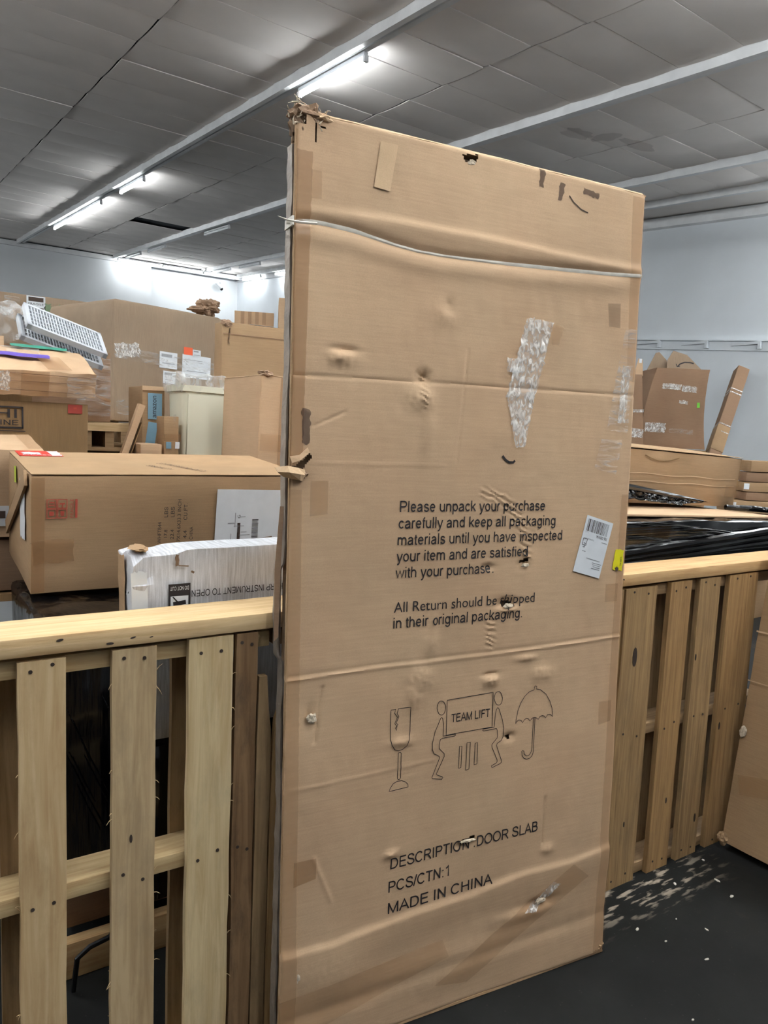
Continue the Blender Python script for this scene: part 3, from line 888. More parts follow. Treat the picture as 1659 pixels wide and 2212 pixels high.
# handful of splinters on the rough edges
rn = random.Random(11)
for sx, side in ((0.173, -1), (0.435, 1), (0.346, -1), (0.604, 1)):
    for k in range(9):
        z = rn.uniform(0.15, 0.98)
        L = rn.uniform(0.008, 0.022)
        p0 = Vector((sx - pl_left.location.x, -0.058, z)); p1 = p0 + Vector((side * L * 0.6, -0.004, rn.uniform(-1, 1) * L))
        v, f = tube_vf([p0, (p0 + p1) / 2 + Vector((0, 0, 0.002)), p1], [0.0009, 0.0007, 0.0003], 4)
        mesh_obj('splinter', v, f, M['wood_s1'], pl_left)

# planks nailed along the top of the pallets
def rail(label, x0, x1, mat, seed, endbevel=True):
    L = x1 - x0
    root = thing('top_rail', label, 'plank', ((x0 + x1) / 2, YF + 0.070, 1.0395))
    V, F = gbox(L, 0.15, 0.040, 0.1, 0.004, 0.0015, seed)
    mesh_obj('board', V, F, M[mat], root, smooth=True)
    return root
rl = rail('long pale pine plank on top of the left pallet', -0.35, 1.20, 'wood_new', 2)
rr = rail('pine plank on top of the right brown pallet', 1.215, 3.05, 'wood_rail2', 6)
rn = random.Random(4)
for root, n in ((rl, 9), (rr, 6)):
    for k in range(n):     # dark grain marks / small knots in the front edge
        x = rn.uniform(-0.7, 0.6)
        o = link_mesh('knot', KNOT, root, (x, -0.0738, rn.uniform(0.008, 0.03)))
        o.scale = (rn.uniform(0.25, 0.6), 1, rn.uniform(0.04, 0.12)); o.rotation_euler = (0, rn.uniform(-0.3, 0.3), 0)
decal_fm = lambda a, b, o: (a, b, 0.040 + o)

# ------------------------------------------------------------------ the tall carton (the subject)
BW, BH, BT = 1.0003, 2.166, 0.046
U = Vector((0.9939, -0.1098, -0.001)); Vv = Vector((0.0045, 0.0304, 0.9995)); Nn = Vector((-0.1093, -0.9935, 0.0308))
big = thing('door_carton', 'tall flat brown carton printed DOOR SLAB, leaning on the pallet fence', 'carton')
big.matrix_world = Matrix(((U.x, -Nn.x, Vv.x, 0.700), (U.y, -Nn.y, Vv.y, 1.424), (U.z, -Nn.z, Vv.z, 0.002), (0, 0, 0, 1)))

def seg_d(u, v, a, b):
    ax, ay = a; bx, by = b
    dx, dy = bx - ax, by - ay
    t = max(0.0, min(1.0, ((u - ax) * dx + (v - ay) * dy) / (dx * dx + dy * dy)))
    return math.hypot(u - ax - t * dx, v - ay - t * dy), t
def poly_y(pts, u):
    if u <= pts[0][0]:
        return pts[0][1]
    for (a, b), (c, d) in zip(pts, pts[1:]):
        if u <= c:
            return b + (d - b) * (u - a) / (c - a)
    return pts[-1][1]
STRAP = [(-0.012, 1.930), (0.0296, 1.937), (0.0723, 1.938), (0.1386, 1.9337), (0.1843, 1.9267), (0.2431, 1.9183), (0.3038, 1.9126), (0.3662, 1.912), (0.4306, 1.9136), (0.5659, 1.9192), (0.7106, 1.9274), (0.8658, 1.9362), (1.002, 1.9455)]
FOLD = [(0.0, 1.955), (0.2, 1.963), (0.42, 1.963), (0.55, 1.962), (0.72, 1.958), (0.85, 1.956), (1.0, 1.956)]
CR1 = [(0.0, 1.609), (0.4445, 1.616), (1.0, 1.623)]
CR2 = [(0.0, 0.930), (0.2, 0.936), (0.6, 0.937), (1.0, 0.947)]
CR3 = [(0.0, 0.272), (0.14, 0.268), (0.24, 0.280), (0.37, 0.288), (0.52, 0.292), (0.70, 0.312), (0.86, 0.309), (1.0, 0.325)]
# (u, v, radius u, radius v, height): soft dents and bulges
DENTS = [(0.1185, 1.655, 0.026, 0.018, 0.006), (0.125, 1.672, 0.03, 0.008, -0.005), (0.328, 1.625, 0.018, 0.016, -0.008), (0.322, 1.575, 0.03, 0.025, 0.005),
         (0.3905, 1.795, 0.016, 0.02, -0.005), (0.38, 1.78, 0.03, 0.03, 0.004), (0.345, 1.50, 0.02, 0.08, 0.004), (0.557, 0.868, 0.022, 0.014, 0.006), (0.557, 0.885, 0.022, 0.006, -0.005),
         (0.35, 0.897, 0.03, 0.03, 0.005), (0.33, 0.85, 0.02, 0.03, 0.004), (0.625, 0.709, 0.016, 0.010, -0.006), (0.666, 0.917, 0.03, 0.008, 0.004), (0.72, 0.87, 0.03, 0.02, 0.004),
         (0.7535, 0.219, 0.05, 0.014, -0.006), (0.70, 0.20, 0.1, 0.02, 0.004), (0.30, 0.745, 0.03, 0.012, 0.004), (0.12, 0.20, 0.1, 0.05, 0.004), (0.5, 0.12, 0.2, 0.06, 0.005),
         (0.06, 0.84, 0.012, 0.03, -0.004), (0.535, 1.165, 0.02, 0.008, -0.004), (0.598, 1.068, 0.028, 0.014, -0.007), (0.6, 1.052, 0.028, 0.007, 0.005), (0.645, 1.168, 0.016, 0.012, -0.006),
         (0.38, 1.04, 0.01, 0.03, 0.003), (0.375, 0.98, 0.02, 0.03, 0.004), (0.28, 0.465, 0.02, 0.01, 0.004), (0.50, 0.44, 0.03, 0.008, -0.004), (0.77, 0.37, 0.02, 0.012, 0.004)]
GATHER = [((0.515, 1.352), (0.575, 1.335)), ((0.575, 1.335), (0.612, 1.30)), ((0.612, 1.30), (0.640, 1.25)), ((0.640, 1.25), (0.652, 1.185))]
GATHER2 = [((0.548, 1.020), (0.552, 0.965))]
GATHER3 = [((0.326, 1.63), (0.33, 1.56))]
def hfun(u, v):
    h = 0.005 * noise.noise(Vector((u * 2.3, v * 2.1, 0.4))) + 0.0016 * noise.noise(Vector((u * 8.5, v * 7.0, 3.1))) + 0.0006 * noise.noise(Vector((u * 31, v * 22, 7.7)))
    # strap pulls the board in, a fold bulges above it
    d = v - poly_y(STRAP, u)
    if abs(d) < 0.12:
        k = 1.0 if u < 0.9 else max(0.0, (1.0 - u) / 0.1)
        h -= 0.007 * k * math.exp(-(d / 0.011) ** 2)
        h += 0.003 * k * math.exp(-((d + 0.032) / 0.018) ** 2)
    d = v - poly_y(FOLD, u)
    if abs(d) < 0.09:
        h += 0.005 * min(1, u / 0.15) * (math.exp(-(d / 0.012) ** 2) if d > 0 else math.exp(-(d / 0.026) ** 2))
    d = v - poly_y(CR1, u); h -= 0.0022 * math.exp(-(d / 0.0035) ** 2)
    d = v - poly_y(CR2, u); h += 0.0022 * math.exp(-(d / 0.0035) ** 2) - 0.0012 * math.exp(-((d - 0.008) / 0.004) ** 2)
    d = v - poly_y(CR3, u)
    if abs(d) < 0.15:
        h += 0.0065 * (math.exp(-(d / 0.012) ** 2) if d > 0 else math.exp(-(d / 0.07) ** 2))
    if v < 0.9 and u < 0.4:
        d = v - 0.672 - 0.03 * u; h += 0.001 * math.exp(-(d / 0.004) ** 2)
    d = v - 1.419; h += 0.0008 * math.exp(-(d / 0.003) ** 2) * (1 if u < 0.4 else 0)
    d = v - 0.11 - 0.02 * u; h -= 0.003 * math.exp(-(d / 0.02) ** 2)
    for cu, cv, ru, rv, a in DENTS:
        x = (u - cu) / ru; y = (v - cv) / rv
        q = x * x + y * y
        if q < 7:
            h += 1.5 * a * math.exp(-q) * (1 + min(0.5, 0.009 / max(ru, rv)) * noise.noise(Vector((u * 90, v * 90, 1))))
    for segs, wd, am, fr in ((GATHER, 0.018, 0.0017, 75), (GATHER2, 0.017, 0.0018, 80), (GATHER3, 0.012, 0.0016, 90)):
        best = 9; 
        for i, (a, b) in enumerate(segs):
            dd, t = seg_d(u, v, a, b)
            if dd < best:
                best = dd
        if best < wd * 1.6:
            ph = (v * fr + u * fr * 0.45)
            h += am * math.exp(-(best / wd) ** 4) * math.sin(ph * 6.283 * 0.9 + 3.5 * noise.noise(Vector((u * 38, v * 38, 0))))
    # vertical pressed line
    dd, t = seg_d(u, v, (0.448, 1.70), (0.428, 1.43)); h -= 0.0016 * math.exp(-(dd / 0.003) ** 2)
    dd, t = seg_d(u, v, (0.755, 0.52), (0.752, 0.39)); h -= 0.003 * math.exp(-(dd / 0.003) ** 2)
    dd, t = seg_d(u, v, (0.09, 0.905), (0.075, 0.78)); h -= 0.003 * math.exp(-(dd / 0.004) ** 2)
    dd, t = seg_d(u, v, (0.078, 0.50), (0.125, 0.385)); h += 0.002 * math.exp(-(dd / 0.004) ** 2)
    dd, t = seg_d(u, v, (0.055, 1.50), (0.13, 1.535)); h -= 0.0016 * math.exp(-(dd / 0.003) ** 2)
    # edges roll back
    e = min(u, BW - u)
    if e < 0.008:
        h -= 0.006 * (1 - e / 0.008) ** 2
    e = min(v, BH - v)
    if e < 0.012:
        h -= 0.008 * (1 - e / 0.012) ** 2
    return h
fmB = lambda u, v, o: (u, -o, v)

def pip(u, v, P):
    ins = False
    n = len(P)
    for i in range(n):
        (x1, y1), (x2, y2) = P[i], P[(i + 1) % n]
        if (y1 > v) != (y2 > v) and u < (x2 - x1) * (v - y1) / (y2 - y1) + x1:
            ins = not ins
    return ins
HOLES = [[(0.412, 2.150), (0.458, 2.158), (0.452, 2.140), (0.436, 2.128), (0.420, 2.136)],
         [(-0.01, 1.405), (0.012, 1.412), (0.030, 1.425), (0.047, 1.443), (0.052, 1.432), (0.036, 1.412), (0.022, 1.392), (-0.01, 1.385)],
         [(-0.01, 2.13), (0.022, 2.135), (0.03, 2.175), (-0.01, 2.175)],
         [(0.058, 2.133), (0.070, 2.134), (0.070, 2.139), (0.058, 2.139)],
         [(0.044, 2.10), (0.048, 2.10), (0.050, 2.14), (0.046, 2.14)],
         [(0.580, 1.075), (0.585, 1.060), (0.612, 1.064), (0.608, 1.076)],
         [(0.614, 0.712), (0.622, 0.700), (0.630, 0.703), (0.628, 0.716)],
         [(0.485, 0.455), (0.530, 0.462), (0.528, 0.455), (0.500, 0.446)],
         [(0.630, 1.180), (0.662, 1.183), (0.660, 1.174), (0.634, 1.171)]]
nu, nv = 250, 540
V, F = [], []
for j in range(nv + 1):
    v_ = BH * j / nv
    for i in range(nu + 1):
        u_ = BW * i / nu
        V.append((u_, -hfun(u_, v_), v_))
for j in range(nv):
    for i in range(nu):
        u_, v_ = BW * (i + .5) / nu, BH * (j + .5) / nv
        if (v_ > 2.09 or v_ < 1.46) and any(pip(u_, v_, P) for P in HOLES):
            continue
        a = j * (nu + 1) + i
        F.append((a, a + 1, a + nu + 2, a + nu + 1))
mesh_obj('front_panel', V, F, M['kraft'], big, smooth=True)
# inner core, seen through the tears and the open left edge
V, F = gbox(BW - 0.034, BT - 0.020, BH - 0.03, 0.08, 0.003, 0.002, 3)
mesh_obj('core', V, F, M['core'], big, (BW / 2, 0.014 + (BT - 0.020) / 2, 0.012), smooth=True)
V, F = gbox(BW - 0.008, 0.005, BH - 0.004, 0.1, 0.002, 0.0015, 4)
mesh_obj('back_panel', V, F, M['kraft'], big, (BW / 2, BT - 0.003, 0.0), smooth=True)
# right, top and bottom flanges
def strip_panel(name, pts_fn, n, mat):
    V, F = [], []
    for i in range(n + 1):
        V += pts_fn(i / n)
    for i in range(n):
        for k in range(3):
            a = i * 4 + k
            F.append((a, a + 4, a + 5, a + 1))
        F.append((i * 4 + 3, i * 4 + 7, i * 4 + 4, i * 4))
    F.append((0, 1, 2, 3)); F.append(tuple(n * 4 + k for k in (3, 2, 1, 0)))
    return mesh_obj(name, V, F, mat, big, smooth=True)
def wob(t, s, a=0.002, fq=14):
    return a * noise.noise(Vector((t * fq, s, 0.3)))
strip_panel('top_panel', lambda t: [(0.03 + t * (BW - 0.03), 0.002 + wob(t, 1), BH - 0.006 + wob(t, 2)), (0.03 + t * (BW - 0.03), BT, BH - 0.004 + wob(t, 3)), (0.03 + t * (BW - 0.03), BT, BH - 0.010), (0.03 + t * (BW - 0.03), 0.004, BH - 0.011)], 60, M['kraft_lid'])
strip_panel('side_panel', lambda t: [(BW - 0.006 + wob(t, 5), 0.003, t * BH * 0.998), (BW - 0.003 + wob(t, 6), BT, t * BH * 0.998), (BW - 0.010, BT, t * BH * 0.998), (BW - 0.011, 0.003, t * BH * 0.998)], 80, M['kraft'])
strip_panel('bottom_panel', lambda t: [(t * BW, 0.002, 0.001), (t * BW, BT, 0.001), (t * BW, BT, 0.006), (t * BW, 0.003, 0.007)], 30, M['kraft_b'])
# left edge: a worn strip of grey tape standing off the front board, dark slit between
def left_pts(t):
    z = 0.02 + t * (BH - 0.09)
    w1 = 0.020 + 0.006 * noise.noise(Vector((t * 26, 1.7, 0))) + 0.004 * noise.noise(Vector((t * 80, 4.7, 0)))
    if 0.44 < t < 0.57:
        w1 += 0.006
    o = 0.006 * noise.noise(Vector((t * 9, 8.8, 0))) - (0.010 if 0.46 < t < 0.56 else 0)
    return [(-0.001 + o, w1, z), (-0.003 + o + 0.003 * noise.noise(Vector((t * 60, 2, 2))), BT + 0.002, z), (0.004, BT + 0.002, z), (0.004 + o, w1 + 0.001, z)]
strip_panel('edge_flange', left_pts, 140, M['greytape'])
strip_panel('edge_lip', lambda t: [(0.001 + wob(t, 9, .001, 60), 0.001, t * 2.12), (0.001, 0.007 + wob(t, 11, .005, 40), t * 2.12), (0.004, 0.007, t * 2.12), (0.004, 0.001, t * 2.12)], 120, M['kraft_b'])
# tapes lying on the board
def patch(name, corners, mat, off=0.0012, nu=8, nv=30, amp=0.0, fq=60, rag=0.0, label=None):
    (a, b, c, d) = corners       # lower left, lower right, upper right, upper left
    V, F = [], []
    for j in range(nv + 1):
        t = j / nv
        for i in range(nu + 1):
            s = i / nu
            u = (a[0] * (1 - s) + b[0] * s) * (1 - t) + (d[0] * (1 - s) + c[0] * s) * t
            v = (a[1] * (1 - s) + b[1] * s) * (1 - t) + (d[1] * (1 - s) + c[1] * s) * t
            if rag and i in (0, nu):
                u += rag * noise.noise(Vector((v * 90, i, 0)))
            if rag and j in (0, nv):
                v += rag * noise.noise(Vector((u * 120, j, 3)))
            h = hfun(min(max(u, 0.01), BW - 0.01), v) + off
            if amp:
                h += amp * (0.6 + noise.noise(Vector((u * fq, v * fq * 0.7, 2))))
            V.append((u, -h, v))
    for j in range(nv):
        for i in range(nu):
            k = j * (nu + 1) + i
            F.append((k, k + 1, k + nu + 2, k + nu + 1))
    o = mesh_obj(name, V, F, mat, big, smooth=True)
    if label:
        o['label'] = label
    return o
patch('edge_tape', [(0.002, 0.0), (0.042, 0.0), (0.030, 1.36), (0.002, 1.36)], M['tape'], nv=120, rag=0.002)
patch('edge_tape', [(0.002, 1.43), (0.030, 1.43), (0.040, 2.08), (0.002, 2.08)], M['tape_dark'], nv=60, rag=0.002)
patch('edge_tape', [(BW - 0.042, 0.0), (BW - 0.003, 0.0), (BW - 0.003, 1.35), (BW - 0.032, 1.35)], M['tape'], nv=120, rag=0.002)
patch('edge_tape', [(BW - 0.036, 1.66), (BW - 0.003, 1.66), (BW - 0.003, 2.15), (BW - 0.048, 2.15)], M['tape'], nv=60, rag=0.002)
patch('tape_square', [(0.038, 1.985), (0.062, 1.987), (0.062, 2.045), (0.038, 2.045)], M['tape'], nv=10)
patch('tape_square', [(0.05, 1.30), (0.092, 1.305), (0.092, 1.38), (0.05, 1.38)], M['tape'], nv=10)
patch('tape_square', [(0.93, 0.70), (0.975, 0.705), (0.975, 0.765), (0.93, 0.765)], M['tape'], nv=10)
patch('tape_square', [(0.93, 1.05), (0.975, 1.05), (0.975, 1.10), (0.93, 1.10)], M['tape'], nv=10)
patch('tape_square', [(0.03, 0.44), (0.085, 0.45), (0.085, 0.50), (0.03, 0.50)], M['tape_dark'], nv=10)
patch('tape_diagonal', [(0.42, 0.08), (0.52, 0.06), (0.92, 0.26), (0.86, 0.31)], M['tape'], off=0.0032, nu=40, nv=70)
patch('tape_diagonal', [(0.0, 0.17), (0.0, 0.05), (0.46, 0.15), (0.44, 0.20)], M['tape'], off=0.0032, nu=40, nv=70)
# the pressed-in board tab near the top
patch('board_tab', [(0.1842, 2.034), (0.2249, 2.031), (0.2413, 2.134), (0.1982, 2.134)], M['kraft_lid'], off=0.003, nu=4, nv=8)
# crinkled clear tape
patch('clear_tape', [(0.563, 1.592), (0.656, 1.605), (0.702, 1.79), (0.618, 1.795)], M['cleartape'], 0.002, 16, 44, 0.004, 70, 0.006, 'crinkled shiny clear tape')
patch('clear_tape', [(0.598, 1.47), (0.628, 1.47), (0.655, 1.61), (0.566, 1.60)], M['cleartape'], 0.002, 12, 34, 0.003, 70, 0.005, 'crinkled shiny clear tape')
patch('clear_tape', [(0.563, 1.655), (0.607, 1.655), (0.607, 1.69), (0.562, 1.69)], M['cleartape'], 0.003, 8, 8, 0.003, 90, 0.003, 'crinkled shiny clear tape')
patch('clear_tape', [(0.700, 1.735), (0.722, 1.735), (0.737, 1.783), (0.690, 1.79)], M['tape'], 0.003, 6, 8, 0.002, 60, 0.003)
patch('clear_tape', [(0.898, 1.525), (0.975, 1.52), (0.990, 1.80), (0.950, 1.80)], M['clearfilm'], 0.002, 10, 40, 0.002, 50, 0.004)
patch('clear_tape', [(0.935, 1.545), (0.962, 1.545), (0.975, 1.70), (0.945, 1.70)], M['cleartape'], 0.0035, 10, 30, 0.002, 70, 0.003)
patch('clear_tape', [(0.862, 1.42), (0.940, 1.405), (0.958, 1.50), (0.882, 1.50)], M['clearfilm'], 0.002, 8, 12, 0.002, 60, 0.004)
patch('clear_tape', [(0.70, 0.205), (0.735, 0.200), (0.815, 0.262), (0.79, 0.275)], M['cleartape'], 0.003, 8, 16, 0.003, 80, 0.004)
patch('worn_mark', [(0.893, 1.80), (0.932, 1.80), (0.930, 1.865), (0.885, 1.86)], M['ink_soft'], 0.0008, 4, 6)
big.children[-1].data.materials.clear(); big.children[-1].data.materials.append(plain('rubbed_ink', (120, 92, 68), 0.8, alpha=0.28))
smear = plain('dark_smear', (66, 48, 50), 0.85, alpha=0.55, var=0.3, scale=60)
patch('dark_smear', [(0.640, 2.118), (0.652, 2.116), (0.658, 2.160), (0.640, 2.162)], smear, 0.0009, 4, 8, 0, 60, 0.004)
patch('dark_smear', [(0.700, 2.095), (0.712, 2.095), (0.722, 2.138), (0.704, 2.140)], smear, 0.0009, 4, 8, 0, 60, 0.004)
patch('dark_smear', [(0.782, 2.125), (0.832, 2.120), (0.834, 2.134), (0.780, 2.140)], smear, 0.0009, 8, 4, 0, 60, 0.005)
patch('dark_smear', [(0.028, 1.46), (0.046, 1.46), (0.046, 1.535), (0.026, 1.54)], smear, 0.0016, 5, 16, 0, 60, 0.006)
ribbon(big, 'scuff_mark', [(0.562, 1.447), (0.572, 1.437), (0.583, 1.431), (0.596, 1.431), (0.601, 1.436)], 0.006, fmB, M['ink'], 0.0016, hfun)
ribbon(big, 'crack', [(0.735, 2.112), (0.750, 2.098), (0.762, 2.092), (0.775, 2.085), (0.80, 2.080)], 0.003, fmB, M['ink_soft'], 0.0012, hfun)
# strap
V, F = [], []
pts = STRAP
N_ = 90
for i in range(N_ + 1):
    u = -0.012 + (1.010) * i / N_
    y = poly_y(pts, u); wv = 0.0048 * (1 - 0.35 * math.sin(max(0, min(1, (u - .12) / .5)) * math.pi)) + 0.001 * noise.noise(Vector((u * 30, 1, 1)))
    hb = hfun(min(max(u, 0.0), BW), y); ht = 0.0012 + hb
    V += [(u, -(ht + 0.0005), y + wv), (u, -(ht + 0.0012), y - wv * 0.2), (u, -(ht - 0.0004), y - wv), (u, -(hb + 0.0003), y)]
for i in range(N_):
    for k in range(4):
        F.append((i * 4 + k, i * 4 + (k + 1) % 4, i * 4 + 4 + (k + 1) % 4, i * 4 + 4 + k))
mesh_obj('strap', V, F, M['strap'], big, smooth=True)
v, f = tube_vf([(0.05, -0.004, 1.932), (0.01, -0.010, 1.927), (-0.02, -0.014, 1.926), (-0.04, -0.012, 1.931)], [0.003, 0.0028, 0.002, 0.0006], 6)
mesh_obj('strap_tail', v, f, M['strap'], big, smooth=True)
V, F = box_vf(-0.004, 0.0, 0.0, BT + 0.003, 1.922, 1.942)
mesh_obj('strap', V, F, M['strap'], big)
# crushed top corner and torn flap: crumpled lumps with loose shreds
def lump(name, c, size, mat, seed, amp=0.45, fq=90, parent=big, sub=3):
    bm = bmesh.new()
    bmesh.ops.create_icosphere(bm, subdivisions=sub, radius=1.0)
    me = bpy.data.meshes.new(name)
    for vv in bm.verts:
        p = vv.co
        k = 1 + amp * noise.noise(Vector((p.x * 1.7 + seed, p.y * 1.7, p.z * 1.7))) + amp * 0.6 * noise.noise(Vector((p.x * 5 + seed, p.y * 5, p.z * 5 + 3)))
        vv.co = Vector((p.x * size[0] * k, p.y * size[1] * k, p.z * size[2] * k))
    bm.to_mesh(me); bm.free()
    me.materials.append(mat)
    return link_mesh(name, me, parent, c)
lump('crushed_corner', (0.030, 0.018, 2.160), (0.036, 0.022, 0.020), M['crumple_paper'], 2, 0.55)
lump('crushed_corner', (0.012, 0.024, 2.135), (0.018, 0.018, 0.030), M['core'], 5, 0.5)
lump('crushed_corner', (0.062, 0.012, 2.155), (0.030, 0.016, 0.010), M['kraft_lid'], 8, 0.4)
rn = random.Random(21)
for k in range(46):
    a = Vector((rn.uniform(-0.014, 0.075), rn.uniform(-0.004, 0.03), 2.145 + rn.uniform(-0.02, 0.035)))
    d = Vector((rn.uniform(-1, 1), rn.uniform(-0.6, 0.4), rn.uniform(-0.4, 1))).normalized() * rn.uniform(0.008, 0.022)
    q = a + d * 0.5 + Vector((rn.uniform(-1, 1), 0, rn.uniform(-1, 1))) * 0.003
    v, f = tube_vf([a, q, a + d], [0.0018, 0.0015, 0.0005], 4)
    mesh_obj('paper_shred', v, f, M['shred'], big)
def sheet(name, pts3, mat, parent, th=0.003):
    """bent scrap of board from a small grid of points (rows of equal length)."""
    nr, nc = len(pts3), len(pts3[0])
    V = [Vector(p) for r_ in pts3 for p in r_]
    V += [p + Vector((0, th, 0.0)) for p in V]
    F = []
    n = nr * nc
    for i in range(nr - 1):
        for j in range(nc - 1):
            a = i * nc + j
            F.append((a, a + 1, a + nc + 1, a + nc)); F.append((n + a, n + a + nc, n + a + nc + 1, n + a + 1))
    edge = [j for j in range(nc)] + [i * nc + nc - 1 for i in range(1, nr)] + [(nr - 1) * nc + j for j in range(nc - 2, -1, -1)] + [i * nc for i in range(nr - 2, 0, -1)]
    for a, b in zip(edge, edge[1:] + edge[:1]):
        F.append((a, n + a, n + b, b))
    return mesh_obj(name, V, F, mat, parent)
sheet('torn_flap', [[(-0.034, -0.004, 1.408), (-0.010, -0.018, 1.412), (0.016, -0.012, 1.408), (0.034, -0.006, 1.404)],
                    [(-0.030, -0.012, 1.398), (-0.008, -0.028, 1.398), (0.020, -0.020, 1.394), (0.036, -0.008, 1.392)],
                    [(-0.016, -0.008, 1.388), (0.000, -0.014, 1.384), (0.022, -0.012, 1.380), (0.030, -0.004, 1.378)]], M['kraft_lid'], big)
sheet('torn_flap', [[(0.000, -0.004, 1.432), (0.020, -0.010, 1.436), (0.040, -0.006, 1.452)],
                    [(0.004, -0.008, 1.418), (0.020, -0.014, 1.424), (0.044, -0.008, 1.442)]], M['kraft'], big)
lump('torn_flap', (0.022, 0.0, 1.392), (0.022, 0.010, 0.010), M['crumple_paper'], 14, 0.5)
lump('torn_flap', (0.064, -0.004, 0.838), (0.012, 0.005, 0.012), M['shred'], 17, 0.5)
lump('torn_flap', (0.985, 0.010, 0.022), (0.018, 0.014, 0.018), M['kraft_b'], 19, 0.45)
lump('torn_flap', (0.443, 0.003, 2.136), (0.012, 0.004, 0.006), M['shred'], 23, 0.5)
sheet('torn_flap', [[(-0.022, 0.016, 1.02), (-0.014, 0.010, 1.03)], [(-0.018, 0.030, 1.18), (-0.008, 0.020, 1.18)], [(-0.006, 0.036, 1.32), (0.0, 0.030, 1.32)]], M['core'], big)
for (x, z, w, h, s) in ((0.045, 0.228, 0.010, 0.022, 3), (0.60, 1.062, 0.014, 0.006, 5), (0.648, 1.166, 0.012, 0.005, 6), (0.505, 0.452, 0.02, 0.004, 7), (0.755, 0.226, 0.016, 0.008, 9)):
    lump('torn_scrap', (x, -0.004, z), (w, 0.004, h), M['shred'], s, 0.5)
# printing
for s, x, y, W in (('Please unpack your purchase', .2749, 1.308, .430), ('carefully and keep all packaging', .2727, 1.2685, .469), ('materials until you have inspected', .2715, 1.229, .4944),
                   ('your item and are satisfied', .2705, 1.1895, .3845), ('with your purchase.', .2695, 1.150, .281), ('All Return should be shipped', .2687, 1.067, .416), ('in their original packaging.', .2688, 1.0285, .377)):
    text(big, 'printed_text', s, fmB, x, y, W, 0.0265, M['ink'], 0, 0.0014, hfun)
for s, x, y, W in (('DESCRIPTION :DOOR SLAB', .281, .4265, .4515), ('PCS/CTN:1', .278, .3665, .175), ('MADE IN CHINA', .2785, .311, .312)):
    text(big, 'printed_text', s, fmB, x, y, W, 0.0285, M['ink'], 0.008, 0.0014, hfun)
text(big, 'printed_text', 'TEAM LIFT', fmB, .4425, .7735, .1155, .0218, M['ink'], 0, 0.0014, hfun)
